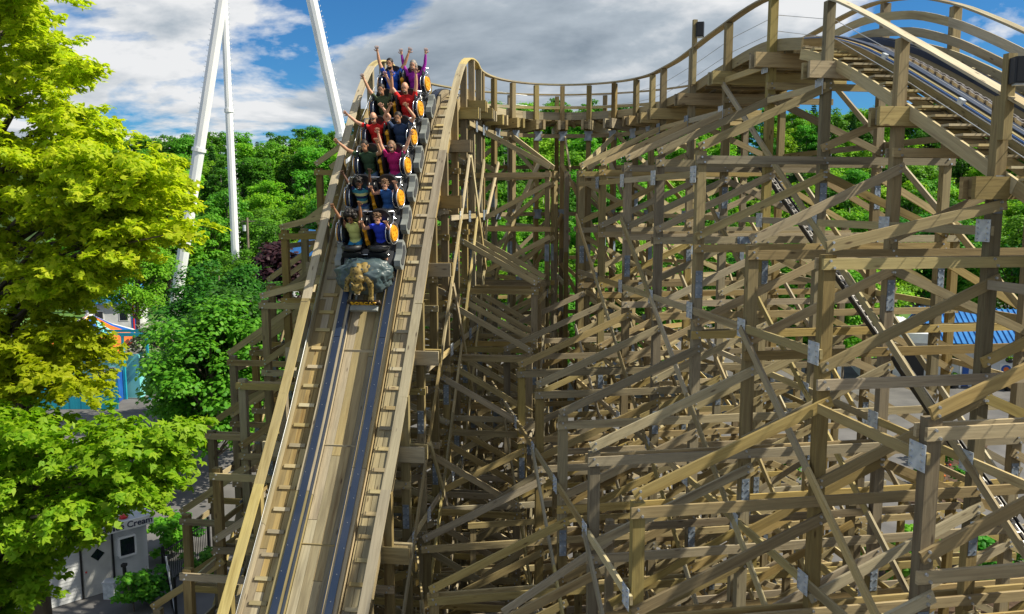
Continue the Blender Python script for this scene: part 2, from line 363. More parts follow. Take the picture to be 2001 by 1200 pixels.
# ------------------------------------------------------------------ leaves
rs = np.random.RandomState(5)
def leaf_array(C, Nr, S, tv, tf, name, mt, roll=None):
    "copies of a small leaf template at centres C with normals Nr and sizes S, as one mesh"
    C = np.asarray(C, float); Nr = np.asarray(Nr, float); Nr /= np.linalg.norm(Nr, axis=1)[:, None]+1e-9
    n = len(C); ref = rs.normal(size=(n, 3)); a = np.cross(Nr, ref); a /= np.linalg.norm(a, axis=1)[:, None]+1e-9; b = np.cross(Nr, a)
    tv = np.asarray(tv, float); k = len(tv)
    P = C[:, None, :]+S[:, None, None]*(tv[None, :, 0:1]*a[:, None, :]+tv[None, :, 1:2]*b[:, None, :]+tv[None, :, 2:3]*Nr[:, None, :])
    F = (np.asarray(tf)[None, :, :]+(np.arange(n)*k)[:, None, None]).reshape(-1, len(tf[0]))
    me = bpy.data.meshes.new(name); nv = n*k; nf = len(F); fl = F.shape[1]
    me.vertices.add(nv); me.vertices.foreach_set('co', P.reshape(-1).astype(np.float32))
    me.loops.add(nf*fl); me.loops.foreach_set('vertex_index', F.reshape(-1).astype(np.int32))
    me.polygons.add(nf); me.polygons.foreach_set('loop_start', (np.arange(nf)*fl).astype(np.int32)); me.polygons.foreach_set('loop_total', np.full(nf, fl, np.int32))
    me.materials.append(mt); me.update(calc_edges=True); me.validate(); return me
# maple leaf: three pointed lobes joined at the stalk
MAPLE_V = [(0, -.45, 0), (.2, .12, .05), (0, .62, -.12), (-.2, .12, .05), (.3, -.28, .02), (.62, .2, -.14), (.1, .1, .05), (-.3, -.28, .02), (-.62, .2, -.14), (-.1, .1, .05)]
MAPLE_F = [(0, 1, 2, 3), (0, 4, 5, 6), (0, 9, 8, 7)]
TUFT_V = [(-.5, -.22, -.06), (.0, -.42, .06), (.5, -.1, -.1), (.32, .4, .0), (-.2, .5, .02), (0, 0, .16)]
TUFT_F = [(0, 1, 5), (1, 2, 5), (2, 3, 5), (3, 4, 5), (4, 0, 5)]
def clump_points(c, r, n, flat=.6):
    "points through a loose clump, thickest near its upper skin, with outward normals"
    d = rs.normal(size=(n, 3)); d /= np.linalg.norm(d, axis=1)[:, None]
    d[:, 2] = np.where(d[:, 2] < -.35, -d[:, 2], d[:, 2])
    rad = r*(rs.uniform(.25, 1, n)**.5)*(1+.25*rs.normal(size=n)*.6)
    P = np.asarray(c)+d*rad[:, None]*np.array([1, 1, flat])
    Nn_ = d*np.array([.55, .55, .5])+np.array([0, 0, .85])+rs.normal(size=(n, 3))*.38
    return P, Nn_
def spray_points(c, r, n):
    "leaves set along twigs that fan out from a clump's centre"
    k = 9; d = rs.normal(size=(k, 3)); d[:, 2] = np.abs(d[:, 2])*.55-.22; d /= np.linalg.norm(d, axis=1)[:, None]; L_ = r*rs.uniform(.7, 1.45, k)
    w_ = rs.randint(0, k, n); t_ = rs.uniform(.12, 1, n)**.75
    P = np.asarray(c)+d[w_]*(L_[w_]*t_)[:, None]; P[:, 2] -= .22*(t_**2)*L_[w_]
    P += rs.normal(size=(n, 3))*np.array([.11, .11, .07])*(.5+.8*(1-t_))[:, None]
    Nn_ = np.tile([0, 0, .9], (n, 1))+d[w_]*.45+rs.normal(size=(n, 3))*.42
    return P, Nn_
BARK = noisy('maple_bark', (.09, .07, .05), (.17, .14, .11), 6, .95, stretch=(1, 1, .25), bump=.4)
BARK_P = noisy('pale_bark', (.25, .22, .18), (.42, .38, .33), 5, .9, stretch=(1, 1, .3))
LEAF_Y = leafmat('maple_leaf_yellow', (.30, .46, .018), (.52, .60, .035), .6)
LEAF_YY = leafmat('maple_leaf_gold', (.40, .56, .018), (.60, .70, .03), .62)
LEAF_G = leafmat('maple_leaf_green', (.18, .40, .016), (.34, .52, .03), .55)
LEAF_D = leafmat('leaf_dark_green', (.022, .12, .010), (.065, .24, .016), .36)
LEAF_M = leafmat('leaf_mid_green', (.04, .19, .012), (.11, .32, .02), .38)
LEAF_B = leafmat('leaf_bright_green', (.09, .29, .014), (.20, .43, .026), .42)
LEAF_PINE = leafmat('pine_needles', (.025, .11, .02), (.06, .19, .03), .2)
LEAF_P = leafmat('purple_leaf', (.022, .008, .012), (.06, .022, .025), .2)
LEAF_W = leafmat('blossom_and_leaf', (.12, .22, .05), (.55, .58, .5), .3)

def near_maple(name, label, polys, trunk, trunk_top, Yr, leafm, seed, leaf=.15, dens=1.0):
    global rs
    rs = np.random.RandomState(seed); r_ = random.Random(seed)
    root = empty(name, trunk, label, 'tree', 'maples close beside the coaster')
    allP = []; allN = []; cl = []
    for poly, share in polys:
        xs = [p[0] for p in poly]; ys = [p[1] for p in poly]; n = 0; tries = 0
        while n < share and tries < 9000:
            tries += 1; x = r_.uniform(min(xs), max(xs)); y = r_.uniform(min(ys), max(ys)); ins = False; j = len(poly)-1
            for i in range(len(poly)):
                if (poly[i][1] > y) != (poly[j][1] > y) and x < (poly[j][0]-poly[i][0])*(y-poly[i][1])/(poly[j][1]-poly[i][1])+poly[i][0]: ins = not ins
                j = i
            if not ins: continue
            Y = r_.uniform(*Yr); c = px(x, y, Y); r = r_.uniform(.38, .78); n += 1; cl.append((c, r))
            P, Nn_ = spray_points(c, r*1.12, int(r_.uniform(230, 340)*dens*(r/.6)**1.5)); allP.append(P); allN.append(Nn_)
    P = np.concatenate(allP); Nn_ = np.concatenate(allN); S = rs.uniform(.75, 1.3, len(P))*leaf
    base = V(trunk); P -= np.array(base)
    o = put('crown', leaf_array(P, Nn_, S, MAPLE_V, MAPLE_F, name+'_crown', leafm), root, base)
    m = MB(); t0 = base; t1 = V(trunk_top)
    m.tube([t0, t0.lerp(t1, .3)+V((.1, 0, 0)), t0.lerp(t1, .7), t1], [.34, .27, .2, .07], 10)
    for k, (c, r) in enumerate(cl):
        if k % 3: continue
        f = min(.95, max(.25, (c.z-1.8-t0.z)/(t1.z-t0.z))); a = t0.lerp(t1, f); mid = a.lerp(c, .55)+V((0, 0, .35))
        m.tube([a, mid, c], [.065, .04, .012], 6)
    m.build('trunk', BARK, root, smooth=True)
    return root
near_maple('maple_tree', 'tall yellow green maple overhanging the blue stall and white hut', [
    ([(-140, -140), (50, -140), (85, 20), (110, 95), (150, 140), (165, 215), (185, 270), (150, 600), (-140, 610)], 150), ([(-60, -60), (55, -60), (70, 60), (-60, 90)], 14),
    ([(180, 290), (310, 320), (350, 355), (358, 425), (335, 468), (280, 505), (225, 535), (150, 560), (120, 420)], 56)],
    (-13.6, 19.5, 0), (-11.8, 19.0, 19.5), (16.8, 20.6), LEAF_Y, 3)
near_maple('maple_tree', 'golden leaved maple beside the turquoise stall, below the tallest maple', [
    ([(-140, 590), (90, 605), (165, 650), (185, 715), (165, 755), (60, 790), (-140, 800)], 48)],
    (-12.6, 20.5, 0), (-12.0, 19.6, 12.2), (16.5, 19.8), LEAF_YY, 8)
near_maple('maple_tree', 'lower green maple leaning over the ice cream hut roof', [
    ([(-140, 800), (110, 815), (210, 855), (300, 815), (345, 850), (350, 905), (330, 940), (255, 985), (215, 1030), (110, 1060), (70, 1120), (20, 1230), (-140, 1300)], 115)],
    (-11.8, 15.5, 0), (-9.8, 15.6, 10.2), (13.8, 17.4), LEAF_G, 5)

# trees of the middle distance and the wood: a few crowns, copied
def tree_kind(name, h, rx, rz, nclump, nleaf, leaf, leafm, barkm, trunk_r, seed, cone=False, zc=None, rc=(.22, .40)):
    global rs
    rs = np.random.RandomState(seed); r_ = random.Random(seed); allP = []; allN = []; m = MB(); zc = zc or h-rz
    tip = V((r_.uniform(-.3, .3), r_.uniform(-.3, .3), h*.88))
    m.tube([(0, 0, -.6), (0, 0, h*.2), tip*.55, tip], [trunk_r*1.25, trunk_r, trunk_r*.7, trunk_r*.15], 8)
    if cone:
        nt_ = int(h*1.25)
        for k in range(nt_):
            z = h*(.16+.84*k/nt_); rr = rx*(1-(k/nt_)**1.25)*r_.uniform(.75, 1.1)+.25
            nb_ = 7; ph = r_.random()*6
            for q in range(nb_):
                a = ph+q*6.283/nb_+r_.uniform(-.25, .25); L_ = rr*r_.uniform(.7, 1.12); n = max(6, int(nleaf/nt_/nb_))
                t_ = rs.uniform(.15, 1, n)**.7
                P = np.stack([np.cos(a)*L_*t_, np.sin(a)*L_*t_, z+.25*L_*np.sin(t_*2.2)-.28*L_*t_], 1)+rs.normal(size=(n, 3))*np.array([.28, .28, .12])*(.4+.5*rr/rx)
                allP.append(P); allN.append(np.tile([0, 0, 1.], (n, 1))+rs.normal(size=(n, 3))*.45)
                if q % 2 == 0: m.tube([(0, 0, z), (math.cos(a)*L_*.8, math.sin(a)*L_*.8, z+.02*L_)], [.05, .015], 5)
    else:
        for k in range(nclump):
            d = V((r_.gauss(0, 1), r_.gauss(0, 1), r_.gauss(.15, .9))).normalized(); f = r_.uniform(.45, .92)
            c = V((d.x*rx*f, d.y*rx*f, zc+d.z*rz*f)); r = rx*r_.uniform(*rc)
            P, Nn_ = clump_points(c, r, int(nleaf/nclump*r_.uniform(.6, 1.4)), .68); allP.append(P); allN.append(Nn_)
            if k % 2 == 0:
                a = V((0, 0, max(h*.2, c.z-rx*.8))); m.tube([a, a.lerp(c, .5)+V((0, 0, .2)), c], [trunk_r*.38, trunk_r*.24, .02], 5)
    P = np.concatenate(allP); Nn_ = np.concatenate(allN); S = rs.uniform(.7, 1.35, len(P))*leaf
    return leaf_array(P, Nn_, S, TUFT_V, TUFT_F, name+'_crown', leafm), m.mesh(name+'_trunk', barkm, True)
def plant(kind, name, loc, sc_, rz, label, cat, group=None, crown='crown'):
    cm_, tm = kind; e = empty(name, loc, label, cat, group); e.rotation_euler = (0, 0, rz); e.scale = (sc_*rnd.uniform(.9, 1.1), sc_*rnd.uniform(.9, 1.1), sc_)
    for nm, me in ((crown, cm_), ('trunk', tm)):
        o = bpy.data.objects.new(nm, me); COL.objects.link(o); o.parent = e
    return e
LEAF_F1 = leafmat('wood_leaf_mid', (.06, .24, .014), (.15, .38, .026), .42)
LEAF_F2 = leafmat('wood_leaf_bright', (.13, .36, .016), (.27, .50, .03), .45)
LEAF_F3 = leafmat('wood_leaf_dark', (.035, .16, .012), (.09, .28, .02), .38)
K_DEC = [tree_kind('broadleaf', 17, 4.6, 7.8, 80, 9500, .40, LEAF_F1, BARK_P, .24, 11), tree_kind('broadleaf_b', 15.5, 5.0, 7.2, 84, 9500, .40, LEAF_F2, BARK_P, .25, 12),
         tree_kind('broadleaf_c', 18, 4.2, 8.4, 80, 9500, .38, LEAF_F3, BARK_P, .22, 13)]
K_PINE = [tree_kind('pine', 19, 3.5, 8, 0, 6500, .42, LEAF_PINE, BARK, .22, 21, True), tree_kind('pine_b', 21, 4.0, 8, 0, 6500, .44, LEAF_PINE, BARK, .24, 22, True)]
gl = {0: 'broadleaf tree of middling green', 1: 'bright green round crowned tree', 2: 'dark green slender broadleaf tree', 3: 'dark pine with layered boughs', 4: 'tall dark pine with wide boughs'}
r_f = random.Random(99)
for row, (Y, X0, X1, st) in enumerate(((116, -60, 72, 6.2), (124, -63, 78, 6.2), (133, -68, 86, 6.3), (143, -73, 93, 6.4), (154, -79, 100, 6.5), (166, -85, 108, 6.6), (179, -92, 116, 6.8), (193, -99, 125, 7), (206, -106, 134, 7.2), (218, -112, 142, 7.4))):
    x = X0
    while x < X1:
        y = Y+r_f.uniform(-4, 4); xx = x+r_f.uniform(-2.5, 2.5)
        k = r_f.choice((0, 1, 1, 2, 0, 1, 3, 2, 1, 0, 4, 1)) if row > 2 else r_f.choice((0, 1, 1, 0, 2, 1))
        kd = (K_DEC+K_PINE)[k]
        plant(kd, 'pine_tree' if k > 2 else 'forest_tree', (xx, y, hill_z(xx, y)-.2), r_f.uniform(.78, .98)*(1 if row > 1 else .9)*(.74 if k > 2 else 1), r_f.uniform(0, 6.28), gl[k]+(' at the foot of the wooded rise', ' halfway up the wooded rise', ' along the crest of the wooded rise')[min(2, row//3)], 'tree', 'trees of the wooded rise')
        x += st*r_f.uniform(.8, 1.15)
# named trees of the middle distance
K_MAP = [tree_kind('garden_maple', 12.4, 4.3, 5.2, 85, 17000, .22, LEAF_D, BARK, .22, 31), tree_kind('garden_maple_b', 10.8, 3.6, 4.8, 76, 14000, .22, LEAF_M, BARK, .2, 32),
         tree_kind('garden_lime', 11.5, 4.0, 4.8, 76, 14000, .23, LEAF_B, BARK, .2, 33)]
K_PUR = tree_kind('purple_maple', 9.8, 3.3, 3.9, 40, 5200, .34, LEAF_P, BARK, .2, 34)
K_BLO = tree_kind('blossom', 6.4, 2.5, 2.9, 34, 4200, .22, LEAF_W, BARK, .13, 35)
K_SHR = [tree_kind('shrub', 1.5, .8, .75, 16, 1300, .13, LEAF_M, BARK, .03, 36, zc=.75), tree_kind('shrub_b', 1.3, .9, .7, 16, 1300, .13, LEAF_B, BARK, .03, 37, zc=.65)]
def at_ground(x, Y, dz=0.0):
    p = px(x, 500, Y); return (p.x, p.y, dz)
def tree(kind, x, Y, s_, label, name='garden_tree', cat='tree', group=None): return plant(kind, name, at_ground(x, Y), s_, rnd.uniform(0, 6.28), label, cat, group)
tree(K_MAP[0], 478, 43, .86, 'dark green maple beside the drop, in front of the white steel tower')
tree(K_MAP[1], 400, 39, .94, 'mid green maple between the turquoise fence and the coaster drop')
tree(K_MAP[0], 418, 52, .90, 'tall dark maple behind the mid green maple near the launch mast')
tree(K_MAP[1], 350, 47, .62, 'small dark maple beside the turquoise fence and blossoming tree')
tree(K_BLO, 300, 62, 1.0, 'white flowering tree between the striped canopy and the maples', 'blossom_tree')
tree(K_PUR, 548, 68, 1.18, 'round dark purple leaved tree beside the blue roofs', 'purple_tree')
tree(K_MAP[2], 262, 84, 1.02, 'green tree behind the small shed with blue roof')
tree(K_MAP[1], 190, 92, 1.15, 'leafy tree at the far side of the small blue roofed shed')
tree(K_MAP[2], 470, 96, .78, 'low bright tree at the foot of the launch mast')
for i, (x, Y, k, s_) in enumerate(((960, 62, 2, .98), (1070, 56, 1, .98), (1150, 64, 2, 1.0), (1265, 60, 1, 1.0), (1360, 74, 2, 1.05), (1480, 66, 0, .98), (1590, 58, 2, 1.06), (1655, 62, 2, .95), (1730, 84, 2, 1.0), (1800, 92, 0, 1.1), (1900, 88, 1, 1.12), (1985, 80, 2, 1.15), (2080, 76, 0, 1.15), (880, 72, 1, 1.0), (760, 84, 2, 1.0))):
    plant(K_MAP[k], 'garden_tree', at_ground(x, Y), s_, rnd.uniform(0, 6.28), ['dark crowned tree seen through the trestle', 'mid green tree seen through the trestle', 'bright lime green tree seen through the trestle'][k], 'tree', 'trees seen through the trestle')

# ------------------------------------------------------------------ small builders
WHITE = noisy('white_paint', (.68, .70, .72), (.80, .80, .80), 1.5, .5)
WHITESTEEL = noisy('white_steel', (.66, .69, .72), (.80, .81, .82), .6, .35, stretch=(1, 1, .3))
def siding(name, col, pitch=.13):
    m = mat(name, col, .55); t = m.node_tree; L = t.links.new; b = t.nodes['Principled BSDF']
    tc = N(t, 'ShaderNodeTexCoord'); wv = N(t, 'ShaderNodeTexWave'); wv.bands_direction = 'Z'; wv.wave_profile = 'SAW'; wv.inputs['Scale'].default_value = .314/pitch
    L(tc.outputs['Object'], wv.inputs['Vector']); bp = N(t, 'ShaderNodeBump'); bp.inputs['Strength'].default_value = .9; bp.inputs['Distance'].default_value = .03; L(wv.outputs[1], bp.inputs['Height']); L(bp.outputs[0], b.inputs['Normal'])
    nz = N(t, 'ShaderNodeTexNoise'); nz.inputs['Scale'].default_value = 1.2; nz.inputs['Detail'].default_value = 6; L(tc.outputs['Object'], nz.inputs['Vector'])
    r = N(t, 'ShaderNodeValToRGB'); L(nz.outputs[0], r.inputs[0]); r.color_ramp.elements[0].position = .3; r.color_ramp.elements[0].color = (*[c*.8 for c in col], 1); r.color_ramp.elements[1].position = .65; r.color_ramp.elements[1].color = (*col, 1); L(r.outputs[0], b.inputs['Base Color'])
    return m
SIDING = noisy('white_siding', (.52, .54, .56), (.68, .70, .72), 1.1, .55, detail=8)
ROOFGREY = noisy('grey_roof', (.35, .38, .42), (.5, .52, .55), 1.2, .7)
BLUEROOF = noisy('blue_metal_roof', (.025, .16, .45), (.045, .24, .58), .8, .4, metal=.1)
DARK = mat('dark_void', (.01, .01, .012), .4)
GLASS = mat('dark_glass', (.015, .02, .028), .06, 0, .8)
DOORM = noisy('door_grey', (.45, .45, .44), (.58, .58, .56), 1.5, .5)
NAVY = mat('navy_letter', (.012, .014, .06), .5)
REDM = mat('red_paint', (.55, .02, .02), .4)
TEAL = noisy('turquoise_paint', (.01, .26, .36), (.02, .34, .46), 1.2, .5)
TEALL = noisy('light_turquoise', (.15, .52, .56), (.22, .60, .62), 1.2, .5)
BLUEP = noisy('blue_paint', (.015, .08, .36), (.02, .12, .46), 1.0, .45)
ORANGE = noisy('orange_roof', (.65, .13, .02), (.75, .19, .03), 1.5, .5)
YELLOW = mat('yellow_paint', (.75, .42, .02), .4)
IRON = mat('black_iron', (.012, .012, .013), .45)
def text_mesh(body, size, depth=.004):
    cu = bpy.data.curves.new('lettering', 'FONT'); cu.body = body; cu.size = size; cu.extrude = depth; cu.align_x = 'CENTER'; cu.align_y = 'CENTER'; cu.resolution_u = 3; cu.offset = size*.012
    o = bpy.data.objects.new('lettering', cu); COL.objects.link(o); dg = bpy.context.evaluated_depsgraph_get(); me = bpy.data.meshes.new_from_object(o.evaluated_get(dg)); bpy.data.objects.remove(o); me.materials.clear(); return me
def letter(body, size, loc, ex, ez, mt, parent, depth=.006, name='lettering'):
    "flat text whose reading direction is ex and whose up is ez"
    me = text_mesh(body, size, depth); me.materials.append(mt); ex = V(ex).normalized(); ez = V(ez).normalized(); ny = ex.cross(ez)
    me.transform(Matrix((ex, ez, ny)).transposed().to_4x4()); return put(name, me, parent, loc)

# --- ice cream hut under the maples
def hut():
    A = gp(88, 1193); B = gp(292, 1130); ex = (B-A).normalized(); Lh = (B-A).length; ny = V((-ex.y, ex.x, 0)); Hh = 2.45; D = 2.6
    root = empty('ice_cream_hut', A.lerp(B, .5), 'small white clapboard ice cream hut in dappled shade under the maples', 'hut')
    def P(x, d, z): return A+ex*x+ny*d+V((0, 0, z))
    m = MB()
    # shell walls
    for a, b in ((P(0, .05, Hh/2), P(Lh, .05, Hh/2)), (P(0, D, Hh/2), P(Lh, D, Hh/2))): m.beam(a, b, .1, Hh)
    for a, b in ((P(.05, .1, Hh/2), P(.05, D-.05, Hh/2)), (P(Lh-.05, .1, Hh/2), P(Lh-.05, D-.05, Hh/2))): m.beam(a, b, .1, Hh)
    m.build('wall', SIDING, root)
    r = MB(); r.prism([P(-.15, -.28, Hh+.02), P(Lh+.15, -.28, Hh+.02), P(Lh+.15, D+.25, Hh+.02), P(-.15, D+.25, Hh+.02)], V((0, 0, .09))); rf = r.build('roof', ROOFGREY, root)
    f = MB(); f.beam(P(-.17, -.30, Hh+.02), P(Lh+.17, -.30, Hh+.02), .03, .36); f.beam(P(Lh+.17, -.28, Hh+.02), P(Lh+.17, D+.25, Hh+.02), .03, .36); f.build('fascia', WHITE, root)
    for fx in (.12, .46, .84): letter('Ice Cream', .34, P(Lh*fx, -.325, Hh+.02), ex, (0, 0, 1), NAVY, root)
    b_ = MB(); b_.ell(P(Lh*.8, .25, Hh+.17), (.17, .17, .1)); b_.build('red_roof_cap', REDM, root, smooth=True)
    clap = MB(); clap.beam(V((-Lh/2+.02, 0, 0)), V((Lh/2-.02, 0, 0)), .022, .145, up=V((0, .16, 1))); clap.v = [A*0+ex*v.x+ny*v.y+V((0, 0, v.z)) for v in clap.v]; cme = clap.mesh('clapboard', SIDING)
    for k in range(18): put('clapboard', cme, root, P(Lh/2, -.012, .09+.132*k))
    # door with diamond pane
    d0 = Lh*.36; d = MB(); d.beam(P(d0, -.035, 1.02), P(d0+1.0, -.035, 1.02), .06, 2.0); dr = d.build('door', DOORM, root)
    g = MB(); c = P(d0+.52, -.068, 1.55); g.prism([c+ex*.24, c+V((0, 0, .24)), c-ex*.24, c-V((0, 0, .24))], -ny*.012); g.build('pane', GLASS, dr)
    h = MB(); h.ell(P(d0+.09, -.09, 1.0), (.035, .035, .035)); h.build('handle', REDM, dr)
    # serving window with its box frame and lid
    w0 = Lh*.70; w1 = Lh*.86; wz0, wz1 = 1.25, 2.0; fr = MB()
    fr.beam(P(w0, -.13, wz0), P(w1, -.13, wz0), .26, .06); fr.beam(P(w0, -.14, wz1), P(w1, -.14, wz1+.0), .3, .06)
    for x in (w0, w1): fr.beam(P(x, -.13, wz0+.03), P(x, -.13, wz1-.03), .06, .26, up=ny)
    wi = fr.build('window', WHITE, root); g = MB(); g.beam(P(w0+.04, -.2, (wz0+wz1)/2), P(w1-.04, -.2, (wz0+wz1)/2), .02, wz1-wz0-.08); g.build('pane', GLASS, wi)
    g = MB()
    for x in (d0-.06, d0+1.06): g.tube([P(x, -.06, 0), P(x, -.06, Hh-.1)], .035, 8)
    g.build('downpipe', IRON, root)
    return P, Lh
hp, Lh = hut()
pb = empty('pedestal_box', hp(Lh*.56, -.6, 0), 'grey metal box standing by the hut door', 'utility box'); m = MB(); m.box(hp(Lh*.56, -.6, .3), (.4, .34, .6)); m.build('case', GALV, pb); m = MB(); m.box(hp(Lh*.56, -.6, .63), (.46, .4, .05)); m.build('lid', ROOFGREY, pb)
bo = empty('bollard', hp(Lh*.66, -1.1, 0), 'short black post with square cap before the hut', 'bollard'); m = MB(); m.tube([hp(Lh*.66, -1.1, 0), hp(Lh*.66, -1.1, 1.25)], .07, 10); m.build('shaft', IRON, bo); m = MB(); m.box(hp(Lh*.66, -1.1, 1.3), (.17, .17, .1)); m.build('cap', IRON, bo)
def railing(name, label, pts, h=1.3, mt=None, gap=.12, cat='railing', picket=(.02, .02), pname='bar'):
    root = empty(name, V(pts[0]), label, cat); mt = mt or IRON
    for a, b in zip(pts, pts[1:]):
        a = V(a); b = V(b); d = (b-a); L_ = d.length; d /= L_
        for z in (h-.08, .15): piece('rail', a+V((0, 0, z)), b+V((0, 0, z)), .04, .05, mt, root)
        n = int(L_/gap); me = None
        for k in range(n+1):
            q = a+d*(L_*k/n)
            if me is None:
                m = MB(); m.beam(V((0, 0, -h*.5+.02)), V((0, 0, h*.5)), picket[0], picket[1], up=d); me = m.mesh('bar', mt)
            put(pname, me, root, q+V((0, 0, h*.5)))
        m = MB(); m.beam(a, a+V((0, 0, h+.15)), .09, .09, up=d); m.build('post', mt, root); m = MB(); m.beam(b, b+V((0, 0, h+.15)), .09, .09, up=d); m.build('post', mt, root)
    return root
railing('iron_railing', 'black iron railing between the ice cream hut and the trestle', [gp(345, 1215), gp(322, 1150), gp(410, 1085)], 1.5)
lp = gp(345, 1210); e = empty('sign_pole', lp, 'slim pale metal pole in front of the black railing', 'pole'); m = MB(); m.tube([lp, lp+V((-.25, 0, 2.3))], .03, 8); m.build('shaft', GALV, e); m = MB(); m.tube([lp+V((-.19, 0, 1.8)), lp+V((-.21, 0, 1.95))], .05, 8); m.build('collar', GALV, e)
for i, (x, y, k) in enumerate(((290, 1180, 0), (335, 1085, 1), (400, 1140, 0), (360, 1070, 0), (262, 1195, 1))):
    plant(K_SHR[k], 'shrub', gp(x, y), 1.0+.2*(i % 2), i, ['leafy green shrub by the black railing', 'bright low shrub by the black railing'][k], 'shrub', 'shrubs along the black railing', 'foliage')

# --- turquoise stall and fence
def stall():
    A = gp(135, 800); B = gp(232, 800); root = empty('turquoise_stall', A.lerp(B, .5), 'turquoise stall with orange roof beyond the golden maple', 'stall')
    w_ = (B-A).length; ex = V((1, 0, 0)); ny = V((0, 1, 0)); H = 3.3
    def P(x, d, z): return A+ex*x+ny*d+V((0, 0, z))
    m = MB(); m.beam(P(-3, 3.5, H/2), P(w_, 3.5, H/2), .12, H); m.beam(P(w_-.06, 3.56, H/2), P(w_-.06, 7.5, H/2), .12, H); m.build('wall', TEALL, root)
    m = MB(); m.prism([P(-3.3, 3.0, H), P(w_*.62, 3.0, H), P(w_*.72, 5.5, H+1.0), P(-3.3, 5.5, H+1.0)], V((0, 0, .1))); m.build('roof', ORANGE, root)
    for x in (w_*.2, w_*.42): piece('window', P(x-.3, 3.42, 1.9), P(x+.3, 3.42, 1.9), .04, .9, WHITE, root); piece('pane', P(x-.22, 3.39, 1.9), P(x+.22, 3.39, 1.9), .02, .7, GLASS, root)
    for x in (w_*.75, w_+.9): piece('post', P(x, 3.0, 0), P(x, 3.0, H+1.5), .16, .16, TEAL, root)
    piece('beam', P(w_*.7, 3.0, H+1.55), P(w_+1.1, 3.0, H+1.55), .12, .25, TEAL, root)
    for z in (H+.6, H+.85, H+1.1): piece('slat', P(-1, 7.6, z), P(w_+1, 7.6, z), .06, .2, TEAL, root)
    f = empty('board_fence', A, 'tall turquoise board fence in front of the stall', 'fence')
    x = -3.2; me = MB(); me.beam(V((0, 0, -.95)), V((0, 0, .95)), .19, .03, up=V((0, 1, 0))); me = me.mesh('board', TEAL)
    while x < w_: put('board', me, f, P(x, .02*rnd.random(), .97)); x += .2
    for z in (.4, 1.5): piece('rail', P(-3.3, .09, z), P(w_, .09, z), .06, .09, TEAL, f)
    f2 = empty('blue_panel_fence', gp(232, 790), 'deep blue panel fence angled beside the maples', 'fence'); a = gp(232, 788); b = gp(284, 745)
    for k in range(4):
        p0 = a.lerp(b, k/4+.01); p1 = a.lerp(b, (k+1)/4-.01); piece('panel', p0+V((0, 0, 1.1)), p1+V((0, 0, 1.1)), .05, 2.1, BLUEP, f2); piece('post', p1, p1+V((0, 0, 2.4)), .12, .12, TEAL, f2)
stall()
# --- ride with a striped canopy
def canopy(x, y, Y, rad, label, cols):
    c = px(x, y, Y); root = empty('striped_ride', (c.x, c.y, 0), label, 'ride'); n = 16; h = c.z
    m = MB(); m.tube([(c.x, c.y, 0), (c.x, c.y, h+.9)], .3, 12); m.build('mast', WHITE, root)
    for k in range(n):
        a, b = 2*math.pi*k/n, 2*math.pi*(k+1)/n; m = MB(); top = V((c.x, c.y, h+.8)); p0 = V((c.x+rad*math.cos(a), c.y+rad*math.sin(a), h-1.1)); p1 = V((c.x+rad*math.cos(b), c.y+rad*math.sin(b), h-1.1)); md = V((c.x+rad*.5*math.cos(a), c.y+rad*.5*math.sin(a), h-.35)); md1 = V((c.x+rad*.5*math.cos(b), c.y+rad*.5*math.sin(b), h-.35))
        m.prism([top, md, p0, p1, md1], V((0, 0, .05))); m.build('panel', cols[k % len(cols)], root)
    for k in range(8):
        a = 2*math.pi*k/8; q = V((c.x+rad*.85*math.cos(a), c.y+rad*.85*math.sin(a), 1.3)); m = MB(); m.ell(q, (.8, .8, .6)); m.tube([q, V((q.x, q.y, h-.9))], .05, 6); m.build('tub', (REDM, YELLOW, BLUEP, mat('lime_paint', (.25, .6, .03), .4))[k % 4], root, smooth=True)
canopy(176, 630, 78, 4.0, 'round ride with blue, orange, white and yellow striped canopy', [BLUEP, WHITE, ORANGE, WHITE, YELLOW, BLUEP, TEALL, ORANGE])
